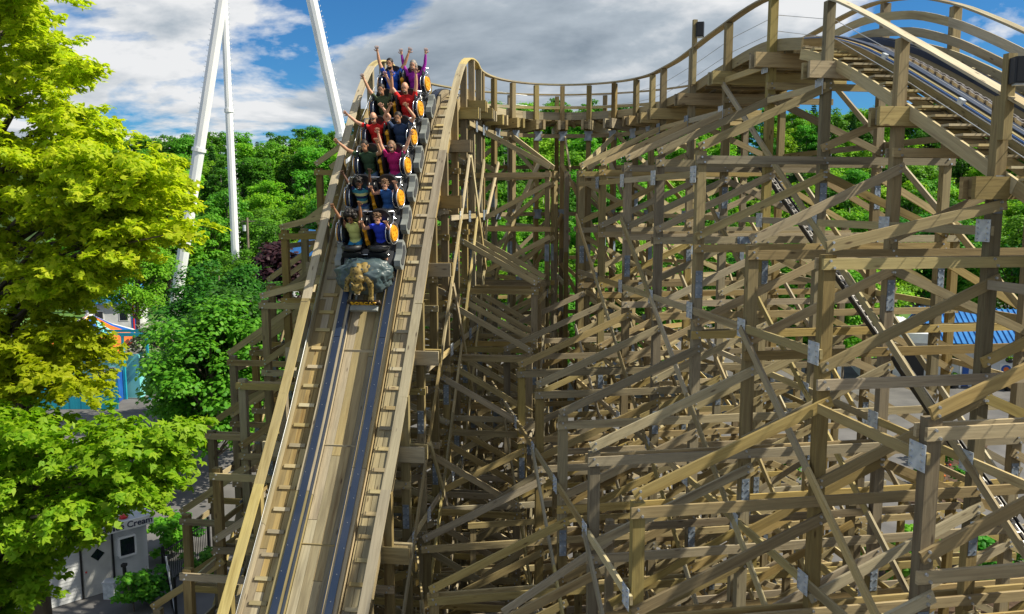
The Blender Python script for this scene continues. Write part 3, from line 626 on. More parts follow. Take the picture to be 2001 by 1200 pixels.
# --- small shed with blue roof
def shed(x, y, Yd, w_, d_, h_, name, label, wallm, roofm, rise=1.7, yaw=0.0, win=True, cat='shed'):
    c = at_ground(x, Yd); c = V((c[0], c[1], 0)); root = empty(name, c, label, cat); Mr = Matrix.Rotation(yaw, 3, 'Z')
    def P(a, b, z): return c+Mr@V((a, b, z))
    m = MB()
    for a, b in ((P(-w_/2, -d_/2, h_/2), P(w_/2, -d_/2, h_/2)), (P(-w_/2, d_/2, h_/2), P(w_/2, d_/2, h_/2))): m.beam(a, b, .15, h_)
    for sx in (-1, 1):
        m.prism([P(sx*w_/2-.075, -d_/2+.08, 0), P(sx*w_/2-.075, d_/2-.08, 0), P(sx*w_/2-.075, d_/2-.08, h_), P(sx*w_/2-.075, 0, h_+rise-.08), P(sx*w_/2-.075, -d_/2+.08, h_)], Mr@V((.15, 0, 0)))
    m.build('wall', wallm, root)
    for sy in (-1, 1):
        m = MB(); e0 = V((0, sy*(d_/2+.5), h_-.25)); m.prism([P(-w_/2-.5, e0.y, e0.z), P(w_/2+.5, e0.y, e0.z), P(w_/2+.5, 0, h_+rise), P(-w_/2-.5, 0, h_+rise)], V((0, 0, .09)) if sy < 0 else V((0, 0, .088))); rf = m.build('roof_slope', roofm, root)
        n = int((w_+1)/.55)
        for k in range(n+1):
            xx = -w_/2-.46+(w_+.92)*k/n; piece('seam', P(xx, e0.y, e0.z+.11), P(xx, -.02 if sy < 0 else .02, h_+rise+.11), .05, .05, roofm, rf)
    if win:
        for xx in (-w_*.25, w_*.2):
            piece('window', P(xx-.5, -d_/2-.09, h_*.55), P(xx+.5, -d_/2-.09, h_*.55), .05, 1.2, WHITE, root); piece('pane', P(xx-.4, -d_/2-.12, h_*.55), P(xx+.4, -d_/2-.12, h_*.55), .03, 1.0, GLASS, root)
        m = MB(); m.beam(P(w_*.42-.45, -d_/2-.09, 1.05), P(w_*.42+.3, -d_/2-.09, 1.05), .05, 2.1); m.build('door', BLUEP, root)
    return root, P
shed(222, 610, 92, 5.6, 4.2, 3.6, 'blue_roof_shed', 'small white shed with bright blue metal roof behind the striped canopy', SIDING, BLUEROOF, 1.7, R(14))
shed(632, 470, 86, 10, 9, 6.4, 'blue_roof_house', 'building with steep bright blue roof beside the purple tree', SIDING, BLUEROOF, 5.0, R(-62), False, 'building')
# --- red street lamp with two hanging globes
lp = gp(263, 655); e = empty('street_lamp', lp, 'red street lamp with two drooping arms beside the flowering tree', 'lamp'); m = MB(); m.tube([lp, lp+V((0, 0, 4.3))], [.11, .08], 8); m.build('post', REDM, e)
for sg in (-1, 1):
    m = MB(); m.tube([lp+V((0, 0, 4.2)), lp+V((sg*.35, 0, 4.8)), lp+V((sg*.9, 0, 4.75)), lp+V((sg*1.05, 0, 4.2))], .06, 6); m.build('arm', REDM, e); m = MB(); m.ell(lp+V((sg*1.05, 0, 3.95)), (.26, .26, .28)); m.build('globe', WHITE, e, smooth=True)

# --- white swing tower: two leaning octagonal legs, and its launch mast
def steel_leg(root, a, b, r0, r1, nm, joints, rung_side):
    m = MB(); m.tube([a, b], [r0, r1], 10); lg = m.build(nm, WHITESTEEL, root)
    for f in joints:
        p = a.lerp(b, f); d = (b-a).normalized()*.22; m = MB(); rr = (r0+(r1-r0)*f)*1.22; m.tube([p-d, p+d], rr, 12); m.build('flange', WHITESTEEL, lg)
    m = MB(); n = int((b-a).length/.62)
    for k in range(4, n):
        p = a.lerp(b, k/n); q = p+V(rung_side)*((r0+(r1-r0)*k/n)+.22); m.tube([p, q, q+V((0, 0, .14))], .03, 4)
    m.build('step_pegs', WHITESTEEL, lg, kind='stuff')
Yt = 100
base1 = gp(338, 628); base1 = V((px(338, 628, Yt).x, Yt, 0)); base2 = V((px(745, 628, Yt+4).x, Yt+4, 0)); apex = px(500, -435, Yt+1)
sw = empty('swing_tower', base1, 'pair of tall leaning white steel legs behind the trees', 'ride tower')
steel_leg(sw, base1, apex, .72, .62, 'leg', (.02, .33, .64), (-1, 0, 0)); steel_leg(sw, base2, apex+V((.8, 0, 0)), .72, .62, 'leg', (.02, .36, .66), (1, 0, 0))
m = MB(); m.ell(apex+V((.4, 0, 0)), (1.2, 1, 1)); m.build('crown_joint', WHITESTEEL, sw, smooth=True)
lb = V((px(463, 560, 106).x, 106, 0)); lt = px(424, -300, 107)
la = empty('launch_mast', lb, 'slim white steel mast standing between the two leaning legs', 'mast'); steel_leg(la, lb, lt, .52, .42, 'leg', (.45,), (1, 0, 0))
# --- utility poles and wire along the edge of the wood
polem = noisy('pole_wood', (.16, .13, .1), (.25, .21, .17), 2, .9); tops = []
for x in (300, 486, 640, 930):
    b = at_ground(x, 112); e = empty('utility_pole', b, 'grey utility pole with crossarm at the edge of the wood', 'utility pole', 'utility poles at the edge of the wood'); b = V(b)
    m = MB(); m.tube([b, b+V((0, 0, 12.4))], [.2, .14], 8); m.build('shaft', polem, e); piece('crossarm', b+V((-.9, .15, 11.9)), b+V((.9, .15, 11.9)), .1, .12, polem, e)
    if x == 486: m = MB(); m.tube([b+V((-.4, -.1, 10.6)), b+V((-.4, -.1, 11.4))], .22, 10); m.build('transformer', GALV, e)
    tops.append(b+V((0, .15, 12.1)))
for a, b in zip(tops, tops[1:]):
    for dx_ in (-.8, .8):
        pts = [a.lerp(b, t/8)+V((dx_, 0, -1.0*(1-(2*t/8-1)**2))) for t in range(9)]; m = MB(); m.tube(pts, .03, 5); o = m.build('overhead_wire', RUBBER); tag(o, 'thin black wire strung between utility poles before the wood', 'wire', 'overhead wires')

# --- building with blue roof across the car park
def garage():
    A = gp(1690, 745); B = gp(2110, 765); ex = (B-A).normalized(); ny = V((-ex.y, ex.x, 0)); L_ = (B-A).length; H = 3.5; D = 9
    root = empty('garage_building', A.lerp(B, .5), 'long white building with blue ribbed metal roof across the car park', 'building')
    def P(x, d, z): return A+ex*x+ny*d+V((0, 0, z))
    m = MB(); m.beam(P(0, 0, H/2), P(L_, 0, H/2), .2, H); m.beam(P(0, .1, H/2), P(0, D, H/2), .2, H); m.beam(P(L_, .1, H/2), P(L_, D, H/2), .2, H); m.build('wall', SIDING, root)
    for sy in (0, 1):
        x0 = L_*.30; m = MB(); y0 = -.8 if sy == 0 else D+.8; m.prism([P(x0, y0, H-.15), P(L_+.6, y0, H-.15), P(L_+.6, D/2, H+2.1), P(x0, D/2, H+2.1)], V((0, 0, .1 if sy == 0 else .098))); rf = m.build('roof_slope', BLUEROOF, root)
        k = x0+.12
        while k < L_+.55:
            piece('rib', P(k, y0, H), P(k, D/2-.02+.04*sy, H+2.25), .05, .07, BLUEROOF, rf); k += .42
    piece('fascia', P(L_*.3, -.82, H-.1), P(L_+.6, -.82, H-.1), .04, .25, DARK, root)
    m = MB(); m.prism([P(-.6, -1.2, H+.0), P(L_*.29, -1.2, H+.0), P(L_*.29, D, H+.0), P(-.6, D, H+.0)], V((0, 0, .75))); m.build('flat_roof', WHITE, root)
    for f0, f1, mm, nm, h in ((.04, .13, DARK, 'door', 2.4), (.17, .28, DARK, 'door', 2.4), (.46, .49, BLUEP, 'door', 2.2), (.56, .58, GLASS, 'window', 1.0), (.75, .83, DARK, 'door', 2.3), (.88, .96, GLASS, 'window', 1.1)):
        zc = h/2+.02 if nm == 'door' else 1.7; piece(nm, P(L_*f0, -.12, zc), P(L_*f1, -.12, zc), .05, h, mm, root)
    for f in (.30, .44, .53, .72): piece('column', P(L_*f, -.7, 0), P(L_*f, -.7, H-.2), .14, .14, DARK if f != .44 else WHITE, root)
    for f in (.41, .66):
        q = P(L_*f, -1.0, 0); e = empty('planter', q, 'black tub planter with foliage before the white building', 'planter', 'planters before the white building'); m = MB(); m.tube([q, q+V((0, 0, .55)), q+V((0, 0, .6))], [.28, .42, .46], 12); m.build('tub', RUBBER, e)
        o = bpy.data.objects.new('foliage', K_SHR[0][0]); COL.objects.link(o); o.parent = e; o.location = (0, 0, .45); o.scale = (.6, .6, .6)
        q = P(L_*f, -.75, 2.35); e = empty('hanging_basket', q, 'hanging basket of flowers under the blue roof', 'basket', 'hanging baskets under the eaves'); m = MB(); m.ell(q, (.3, .3, .22)); m.build('basket', RUBBER, e, smooth=True)
        m = MB()
        for a in range(3): m.tube([q+V((.28*math.cos(a*2.1), .28*math.sin(a*2.1), 0)), q+V((0, 0, .95))], .012, 4)
        m.build('chain', IRON, e); o = bpy.data.objects.new('foliage', K_SHR[1][0]); COL.objects.link(o); o.parent = e; o.location = (0, 0, -.1); o.scale = (.4, .4, .4)
    q = P(L_*.66, -.14, 1.5); e = empty('wall_sign', q, 'small round blue and orange sign on the white wall', 'sign'); m = MB(); m.beam(q-ex*.45, q+ex*.45, .03, .9); m.build('board', WHITE, e); m = MB(); m.tube([q-ny*.02, q-ny*.035], .36, 18); m.build('disc', BLUEP, e); m = MB(); m.tube([q-ny*.036, q-ny*.045], .2, 14); m.build('roundel', ORANGE, e)
garage()
# --- parked cars beyond
def car(loc, yaw, paint, label, van=False):
    root = empty('parked_car', loc, label, 'car', 'cars parked beyond the white building'); Mr = Matrix.Rotation(yaw, 3, 'Z'); loc = V(loc)
    def Q(x, y, z): return loc+Mr@V((x, y, z))
    prof = [(-2.2, .35), (-2.2, .8), (-2.05, .95), (-1.6, 1.0), (-.9, 1.5 if not van else 1.9), (.9 if not van else 2.0, 1.52 if not van else 1.92), (1.7 if not van else 2.15, 1.0), (2.15, .9), (2.22, .4)]
    m = MB(); m.prism([Q(x, -.85, z) for x, z in prof], Mr@V((0, 1.7, 0))); m.build('body', paint, root)
    for sg in (-1, 1):
        m = MB(); m.prism([Q(-1.25, sg*.853, 1.05), Q(-.82, sg*.853, 1.42), Q(.85, sg*.853, 1.44), Q(1.35, sg*.853, 1.05)], Mr@V((0, sg*.008, 0))); m.build('side_window', GLASS, root)
        for x in (-1.35, 1.35):
            m = MB(); m.tube([Q(x, sg*.66, .33), Q(x, sg*.87, .33)], .33, 16); wl = m.build('wheel', RUBBER, root); m = MB(); m.tube([Q(x, sg*.872, .33), Q(x, sg*.885, .33)], .19, 12); m.build('rim', GALV, wl)
        m = MB(); m.box(Q(-2.21, sg*.6, .72), (.03, .3, .14), Mr); m.build('headlight', WHITE, root); m = MB(); m.box(Q(2.2, sg*.66, .78), (.04, .22, .16), Mr); m.build('tail_light', REDM, root)
    m = MB(); m.prism([Q(-1.52, -.7, 1.06), Q(-1.52, .7, 1.06), Q(-.96, .62, 1.46), Q(-.96, -.62, 1.46)], Mr@V((-.012, 0, .012))); m.build('windscreen', GLASS, root)
CW = mat('white_car_paint', (.75, .76, .77), .2, 0, .6, coat=1); CR = mat('red_car_paint', (.4, .015, .015), .2, 0, .6, coat=1); CG = mat('grey_car_paint', (.2, .21, .23), .25, .4, .6, coat=1)
for i, (x, y, pt, lb_) in enumerate(((1825, 575, CW, 'white car parked beyond the blue ribbed roof, next to a red car'), (1870, 573, CR, 'red car parked between a white and a grey car'), (1915, 574, CG, 'grey car parked beyond the blue ribbed roof'), (1962, 575, CW, 'white van parked beside the grey car'), (1745, 578, CR, 'red car parked alone behind the flat white roof'))):
    car(gp(x, y), R(90+rnd.uniform(-6, 6)), pt, lb_, van=(i == 3))
# --- flower bed in the car park
MULCH = noisy('mulch', (.05, .03, .018), (.11, .07, .045), 3, 1, detail=10, bump=.5)
def bed(pts, name='flower_bed'):
    m = MB(); m.prism([V((p.x, p.y, .004)) for p in pts], V((0, 0, .1))); o = m.build(name, MULCH); o['kind'] = 'structure'
bed([gp(1775, 985), gp(1905, 985), gp(1930, 870), gp(1800, 860)]); bed([gp(1690, 1200), gp(2050, 1200), gp(2050, 1100), gp(1720, 1110)])
for i, (x, y, k, s_) in enumerate(((1835, 905, 0, 1.3), (1865, 890, 1, 1.1), (1890, 955, 0, .9), (1800, 950, 1, .8), (1760, 1165, 0, 1.8), (1800, 1130, 1, 1.5), (1900, 1150, 0, 1.7), (1540, 945, 1, 1.1), (1980, 1110, 0, 1.5))):
    plant(K_SHR[k], 'shrub', gp(x, y), s_, i*1.3, ['deep green shrub planted beside the car park', 'light green shrub planted beside the car park'][k], 'shrub', 'shrubs planted below the lift hill', 'foliage')
fl = MB(); r_ = random.Random(4)
for k in range(90):
    q = gp(r_.uniform(1785, 1900), r_.uniform(872, 978)); fl.ell(q+V((0, 0, .3)), (.08, .08, .06), nu=6, nv=4, m=r_.choice((0, 0, 1, 2))); fl.tube([q+V((0, 0, .1)), q+V((0, 0, .29))], .012, 4, m=3)
o = fl.build('flowers', [REDM, ORANGE, YELLOW, mat('stem', (.05, .15, .02), .7)]); tag(o, 'red and orange bedding flowers on dark mulch', 'flowers', kind='stuff')
# --- pale picket fence at the foot of the trestle
W_PICK = wood('pale_picket', (.50, .41, .22), (.36, .28, .14), (.42, .36, .22))
pf = railing('picket_fence', 'pale wooden picket fence at the foot of the trestle', [(1.0, 26.0, 0), (5.2, 19.8, 0), (11.8, 21.2, 0)], 1.5, W_PICK, .19, 'fence', (.09, .022), 'picket')
pf = railing('picket_fence', 'pale wooden picket fence running out to the car park corner', [(7.8, 16.2, 0), (14.4, 17.0, 0), (15.0, 25.0, 0)], 1.5, W_PICK, .19, 'fence', (.09, .022), 'picket')

# ------------------------------------------------------------------ the wooden coaster
coaster = empty('wooden_roller_coaster', (4, 20, 0), 'tall wooden roller coaster with lift hill, tight turn and steep drop on timber trestles', 'roller coaster')
# --- spots of the trestle bents along the line
bents = []
for k in range(-6, 7): bents.append(('lift', s_lift(9.9+2.2*k)))
NT = 9
for k in range(NT): bents.append(('turn', LEN_L+LEN_T*(k+.35)/(NT-.3)))
for Y in (24.7, 23.55, 22.4, 21.2, 19.95, 18.7, 17.4, 16.1, 14.8, 13.5, 12.1, 10.7, 9.2, 7.4, 5.4, 3.4): bents.append(('drop', s_drop(Y)))
bents.sort(key=lambda b: b[1])
HWP = 1.27                                    # posts stand this far from the centre line
TIER = [HC+.8-1.6*k for k in range(-2, 9)]
def tier_below(z):
    for t in TIER:
        if t <= z: return t
    return 0
bolts = MB()
def bolt_at(p, nrm, r=.022):
    if (p-V((0, 0, HC))).length > 24: return
    bolts.tube([p-nrm*.01, p+nrm*.022], [r, r*.8], 6)
# priority lists: (visible size, builder) so that the 300 largest of a kind become parts of their own
pieces = {'ledger': [], 'batter_brace': [], 'ribbon': [], 'diagonal_brace': []}
def want(kind, a, b, w_, h_, up, mt):
    c = (a+b)/2; d = max((c-V((0, 0, HC))).dot(FW), 1); ok = True
    sx = (c.x/d*1600)+1000; sy = 600-((c-V((0, 0, HC))).dot(UPV))/d*1600
    vis = -150 < sx < 2150 and -100 < sy < 1320
    pieces[kind].append(((b-a).length*h_/d/d*(1 if vis else .01), a, b, w_, h_, up, mt))
plates = []
def plate(p, nrm, sx, sz, mt):
    "thin steel plate lying flat on a face with normal nrm"
    d = max((p-V((0, 0, HC))).dot(FW), 1); plates.append((sx*sz/d/d, p.copy(), nrm.copy(), sx, sz, mt))
cols_by_row = {}
rail_nodes = []
for bi, (kind, s) in enumerate(bents):
    p, T, I, Nn = frame(s); th = V((T.x, T.y, 0)).normalized()
    face = -th if kind != 'drop' else th           # face that looks to the camera side
    if kind == 'turn' and th.y < -.2: face = th
    zr = p.z; slope = abs(T.z)/max(1e-6, math.hypot(T.x, T.y))
    zl = zr-.34/max(.55, Nn.z)                      # top of the ledger
    ground = 0.0
    U = (p-V((0, 0, 0))).dot(u_l)
    zrail = zr+.78*Nn.z
    cols = [('in0', HWP, zrail-.02), ('out0', -HWP, zrail-.02)]
    if kind == 'lift':
        t1 = tier_below(zl-.95); t2 = min(HC-4.0, t1-3.2)
        cols += [('in1', HWP+2.38, t1), ('in2', HWP+4.9, t2)]
        if U > 8: cols.append(('in3', HWP+7.3, t2-3.2))
        cols.append(('out1', -HWP-2.0, tier_below(zl-3.4)))
    elif kind == 'turn':
        if bi % 2: cols += [('in1', RT-.62, HC+.8)]
        cols += [('out1', -HWP-1.7, tier_below(zl-4.2))]
    else:
        to = tier_below(zl-.75); cols += [('out1', -HWP-1.5, to)]
        if to > 5.5: cols.append(('out2', -HWP-3.0, to-3.2))
        if 16 < p.y: cols.append(('in1', HWP+1.9, tier_below(zl-4.6)))
    cols.sort(key=lambda c: c[1])
    pos = {}
    for nm, off, top in cols:
        if top < .8: continue
        q = V((p.x, p.y, 0))+I*off; pos[nm] = (q, off, top+(.12 if nm[-1] != '0' else 0))
        # the post, in spliced lengths
        z0 = ground; z1 = pos[nm][2]; cuts = [z0]
        zc = z0+(3.4 if (bi+len(nm)+int(abs(off)*3)) % 2 else 5.0)
        while zc < z1-1.2: cuts.append(zc); zc += 4.8
        cuts.append(z1)
        for a, b in zip(cuts, cuts[1:]):
            piece('post', V((q.x, q.y, a)), V((q.x, q.y, b)), .14, .165 if kind != 'turn' else .14, W_POST, coaster, up=I)
        for zc in cuts[1:-1]:
            plate(V((q.x, q.y, zc))+face*.075, face, .13, .5, SPLICE)
        rw = nm+('L' if kind == 'lift' else 'T' if kind == 'turn' else 'D') if nm != 'in0' and nm != 'out0' else nm
        if kind != 'lift' and nm == 'out1': rw = 'out1x'
        if kind == 'turn' and nm == 'in1': rw = 'in1T'
        cols_by_row.setdefault(rw, []).append((bi, s, q, pos[nm][2] if nm[-1] != '0' else zl, I, face, kind))
    # ledger under the track: two planks, one on each face of the posts
    ext = HWP+.42
    base = V((p.x, p.y, zl-.15))
    for sg in (-1, 1):
        o_ = base+th*sg*.118
        piece('track_ledger', o_-I*ext, o_+I*ext, .075, .30, W_BEAM, coaster)
    for sg in (-1, 1):
        piece('packing_block', base+I*sg*(ext-.2)-th*.072, base+I*sg*(ext-.2)+th*.072, .26, .24, W_POST, coaster)
    # tiers
    order = sorted(pos.items(), key=lambda kv: kv[1][1])
    for ti, t in enumerate(TIER):
        row = [kv for kv in order if kv[1][2] >= t and (kv[0][-1] != '0' or t < zl-.5)]
        if len(row) < 2 or t < .6: continue
        a = row[0][1]; b = row[-1][1]
        zt = t-.02*(bi % 3)
        A = V((a[0].x, a[0].y, zt))-I*.12; B = V((b[0].x, b[0].y, zt))+I*.12
        want('ledger', A+face*.095, B+face*.092, .045, .145, V((0, 0, 1)), W_BEAM)
        if (ti+bi) % 3 == 0: want('ledger', A-face*.095, B-face*.092, .045, .145, V((0, 0, 1)), W_BEAM)
        for kv in row:
            for dz in (-.045, .045): bolt_at(V((kv[1][0].x, kv[1][0].y, zt+dz))+face*.118+I*dz*.6, face)
        if (bi*3+ti*5) % 7 == 0 and len(row) > 2:
            j = row[len(row)//2][1]; plate(V((j[0].x, j[0].y, zt))+face*.124+I*.5, face, .34, .15, GALV)
        # batter braces rise towards the main posts
        for (na, ca), (nb, cb) in zip(row, row[1:]):
            inner = ca[1] > 0 or cb[1] > 0
            lowc, highc = (cb, ca) if (abs(cb[1]) > abs(ca[1])) else (ca, cb)
            if na[-1] == '0' and nb[-1] == '0':
                if (ti+bi) % 3 == 0 and kind == 'lift': continue
                if (ti+bi) % 2: lowc, highc = ca, cb
                else: lowc, highc = cb, ca
            # bottom on the outer post just above this ledger, top under the ledger above
            if kind == 'turn' and 'in1' in (na, nb) and t < HC+.5: lowc, highc = highc, lowc
            zb = zt+.22; ztop = zt+1.6-.22
            lim = min(highc[2], zl-.36 if (highc in (pos.get('in0'), pos.get('out0'))) else highc[2])
            if ztop > lim: ztop = lim
            if ztop < zb+.4: continue
            e = (V((highc[0].x, highc[0].y, 0))-V((lowc[0].x, lowc[0].y, 0))).normalized()
            A2 = V((lowc[0].x, lowc[0].y, zb))-e*.08; B2 = V((highc[0].x, highc[0].y, ztop))+e*.1
            if lowc[2] < zb-.3: continue
            want('batter_brace', A2+face*.095, B2+face*.092, .045, .145, V((0, 0, 1)), W_BEAM)
            dd = (B2-A2).normalized()
            for q in (A2+dd*.08, B2-dd*.09):
                for k in (-.045, .045): bolt_at(q+V((0, 0, k))+face*.118, face)
    # concrete footings
    for nm, (q, off, top) in pos.items():
        m = MB(); m.tube([V((q.x, q.y, -.1)), V((q.x, q.y, .12)), V((q.x, q.y, .16))], [.24, .24, .2], 10); m.build('footing', CONC, coaster)
    rail_nodes.append((s, p, T, I, Nn, zrail, zl))

# lower trestles standing between the lift bents, for the runs hidden low in the frame
for k in range(-2, 7):
    U = 9.9+2.2*k+1.1; base = liftpt(U); I = -v_l; face = -u_l
    offs = (-HWP-1.9, -HWP+.25, HWP-.25, HWP+2.0, HWP+4.3, HWP+6.2); top = HC-5.6+(.0 if k % 2 else -1.6)
    for j, of in enumerate(offs):
        q = base+I*of; tp = top-(1.6 if j == 0 or j == 5 else 0)+.12; mid = tp*.55
        for a, b in ((0, mid), (mid, tp)): piece('post', V((q.x, q.y, a)), V((q.x, q.y, b)), .13, .13, W_POST, coaster, up=I)
        m = MB(); m.tube([V((q.x, q.y, -.1)), V((q.x, q.y, .12)), V((q.x, q.y, .16))], [.22, .22, .18], 10); m.build('footing', CONC, coaster)
        plate(V((q.x, q.y, mid))+face*.069, face, .12, .44, SPLICE)
    t = top
    while t > .8:
        o0, o1 = (offs[0], offs[-1]) if t < top-.1 else (offs[1], offs[-2])
        want('ledger', base+I*(o0-.12)+V((0, 0, t))+face*.085, base+I*(o1+.12)+V((0, 0, t))+face*.085, .04, .13, V((0, 0, 1)), W_BEAM)
        for j in range(len(offs)-1):
            if t-1.6 < .2: continue
            a, b = (offs[j+1], offs[j])
            want('batter_brace', base+I*a+V((0, 0, t-1.38))+face*.085, base+I*b+V((0, 0, t-.2))+face*.085, .04, .13, V((0, 0, 1)), W_BEAM)
        t -= 1.6
# longitudinal bracing between neighbouring bents, row by row
for rw, lst in cols_by_row.items():
    lst.sort()
    for (b0, s0, q0, t0, I0, f0, k0), (b1, s1, q1, t1, I1, f1, k1) in zip(lst, lst[1:]):
        if b1-b0 > 1 or (q1-q0).length > 2.9 or (q1-q0).length < .35: continue
        if rw.startswith('in1T') : step = 3
        else: step = 2
        sg = 1 if rw.startswith('in') else -1
        off = (I0+I1)*.5*sg*.108
        hi = min(t0, t1)
        k = 0
        for ti, t in enumerate(TIER):
            if t > hi+.15 or t < .5: continue
            if (ti+len(rw)) % 2 == 0:
                zz_ = t+.42 if t+.42 < hi else t-.3
                A = V((q0.x, q0.y, zz_))+off; B = V((q1.x, q1.y, zz_))+off
                dd = (B-A).normalized(); want('ribbon', A-dd*.14, B+dd*.14*(-1), .042, .125, V((0, 0, 1)), W_RAIL)
                n_ = I0*sg
                big = rw in ('in0', 'in1L', 'in2L')
                if big or b0 % 2 == 0: plate(A+n_*.034, n_, .27 if big else .2, .30 if big else .24, GALV)
            # diagonals descend from the farther bent to the nearer one
            z_hi = t+.42; z_lo = t-1.18
            lo_q, hi_q = (q0, q1) if q0.y < q1.y else (q1, q0)
            if z_hi < hi+.02 and z_lo > .3 and rw != 'in1T' and (ti+b0) % 2 == 0 or (z_hi < hi and z_lo > .3 and rw in ('in0', 'in1L') and (ti+b0) % 2 == 0):
                o2 = off*1.40
                A = V((hi_q.x, hi_q.y, z_hi))+o2; B = V((lo_q.x, lo_q.y, z_lo))+o2
                want('diagonal_brace', A, B, .042, .125, V((0, 0, 1)), W_RAIL)
            if rw == 'in0' and k0 == 'drop' and (ti+b0) % 4 == 1 and z_hi < hi and z_lo > .3:
                o2 = off*1.75
                want('diagonal_brace', V((lo_q.x, lo_q.y, z_hi))+o2, V((hi_q.x, hi_q.y, z_lo))+o2, .042, .13, V((0, 0, 1)), W_RAIL)
for kind, lst in pieces.items():
    lst.sort(key=lambda q: -q[0]); rest = MB()
    for i, (sz, a, b, w_, h_, up, mt) in enumerate(lst):
        if i < 299: piece(kind, a, b, w_, h_, mt, coaster, up)
        else: rest.beam(a, b, w_, h_, up)
    if rest.v: rest.build({'ledger': 'far_ledgers', 'batter_brace': 'far_batter_braces', 'ribbon': 'far_ribbons', 'diagonal_brace': 'far_diagonal_braces'}[kind], W_BEAM, coaster, kind='stuff')
plates.sort(key=lambda q: -q[0]); rest = MB()
for i, (sz, p, nrm, sx, sz_, mt) in enumerate(plates):
    side = nrm.cross(V((0, 0, 1))).normalized(); m = MB() if i < 290 else rest
    m.beam(p-V((0, 0, sz_/2)), p+V((0, 0, sz_/2)), sx, .008, nrm)
    for ax in (-.33, .33):
        for az in (-.38, -.12, .12, .38): bolt_at(p+side*sx*ax+V((0, 0, sz_*az)), nrm, .016)
    if i < 290: m.build('splice_plate' if mt is SPLICE else 'gusset_plate', mt, coaster)
if rest.v: rest.build('far_plates', SPLICE, coaster, kind='stuff')
bolts.build('bolts', BOLT, coaster, kind='stuff')

# --- the track: swept boards following the line
def sweep(name, s0, s1, off, zoff, w_, h_, mt, parent=None, step=.3, vert=False, m=None, mi=0):
    "a board of width w_ (across) and depth h_ (along the normal) from s0 to s1"
    n = max(2, int(math.ceil((s1-s0)/step))+1); own = m is None; m = m or MB(); i0 = len(m.v); acc = rnd.random()*40; vo0 = rnd.random()*40; prev = None
    rows = []
    for k in range(n):
        s = s0+(s1-s0)*k/(n-1); p, T, I, Nn = frame(s); up = V((0, 0, 1)) if vert else Nn
        c = p+I*off+up*zoff
        if prev is not None: acc += (c-prev).length
        prev = c; rows.append(acc)
        for sx, sy in ((-1, -1), (1, -1), (1, 1), (-1, 1)): m.v.append(c+I*(sx*w_/2)+up*(sy*h_/2))
    ws = (w_, h_, w_, h_)
    for k in range(n-1):
        A = i0+4*k; vo = vo0
        for q in range(4):
            q2 = (q+1) % 4
            m.quad((A+q2, A+q, A+4+q, A+4+q2), [(rows[k], vo+ws[q]), (rows[k], vo), (rows[k+1], vo), (rows[k+1], vo+ws[q])], mi); vo += ws[q]+.3
    m.quad((i0, i0+1, i0+2, i0+3), [(0, 0), (.02, 0), (.02, h_), (0, h_)], mi); A = i0+4*(n-1)
    m.quad((A+3, A+2, A+1, A), [(0, 0), (.02, 0), (.02, h_), (0, h_)], mi)
    if own: return m.build(name, mt, parent or coaster)
def runs(length, s0, s1, jit=0.0):
    s = s0
    while s < s1-.3:
        e = min(s1, s+length*(1+jit*(rnd.random()-.5))); yield s, e-.006; s = e
SA, SB = s_lift(-2.5), s_drop(1.0)
for sg in (-1, 1):
    for a, b in runs(4.2, SA, SB, .3): sweep('rail_stack', a, b, sg*.51, -.15, .27, .25, W_DECK)
    for a, b in runs(5.0, SA, SB): sweep('running_rail', a, b, sg*.50, -.006, .135, .022, RAILSTEEL)
    for a, b in runs(5.0, SA, SB): sweep('guide_rail', a, b, sg*.365, -.07, .014, .11, RAILSTEEL)
    for off in (.755, .92, 1.075):
        for a, b in runs(3.4, (s_lift(15.2) if sg > 0 else SA)+rnd.random(), SB, .4): sweep('walkway_plank', a, b, sg*off, -.20-.006*rnd.random(), .155, .038, W_DECK)
    s0_ = s_lift(15.4) if sg > 0 else SA+1.1
    for a, b in runs(4.0, s0_, SB, .2): sweep('edge_board', a, b, sg*1.165, -.17, .042, .24, W_RAIL)
    if sg > 0:
        for a, b in runs(4.0, SA, s0_): sweep('stair_stringer', a, b, 1.16, -.36, .045, .20, W_RAIL); sweep('stair_stringer', a, b, .69, -.36, .04, .16, W_RAIL)
for off in (-.272, -.09, .09, .272):
    for a, b in runs(3.9, SA+rnd.random()*2, SB, .3): sweep('centre_plank', a, b, off, -.262-.003*rnd.random(), .177, .036, W_DECK)
# ties below the planks
s = SA+.3; tie_m = None
while s < SB-.2:
    p, T, I, Nn = frame(s); c = p-Nn*.315
    if min(abs(s-b[1]) for b in bents) > .24: piece('cross_tie', c-I*1.12, c+I*1.12, .09, .055, W_POST, coaster, up=Nn)
    s += .42/(1 if abs(T.z) < .3 else 1.3)
# cleats on the walkways, at even steps along the slope
cle = []
l = len_at_s(SA)+.3
while l < len_at_s(SB)-.3:
    s = s_at_len(l); p, T, I, Nn = frame(s)
    if abs(T.z) > .12:
        for sg in ((-1, 1) if T.z < 0 else (-1,)): cle.append((p, I, Nn, sg, T))
    l += .44
cle.sort(key=lambda q: abs(q[0].y-17))
rest = MB()
for i, (p, I, Nn, sg, T) in enumerate(cle):
    c = p+I*sg*(.90+rnd.uniform(-.012, .012))-Nn*.166; hl = .165 if T.z < 0 else .2
    if i < 296: piece('tread_cleat', c-I*hl, c+I*hl, .075, .034, W_RAIL, coaster, up=Nn)
    else: rest.beam(c-I*hl, c+I*hl, .075, .034, up=Nn)
if rest.v: rest.build('far_cleats', W_RAIL, coaster, kind='stuff')
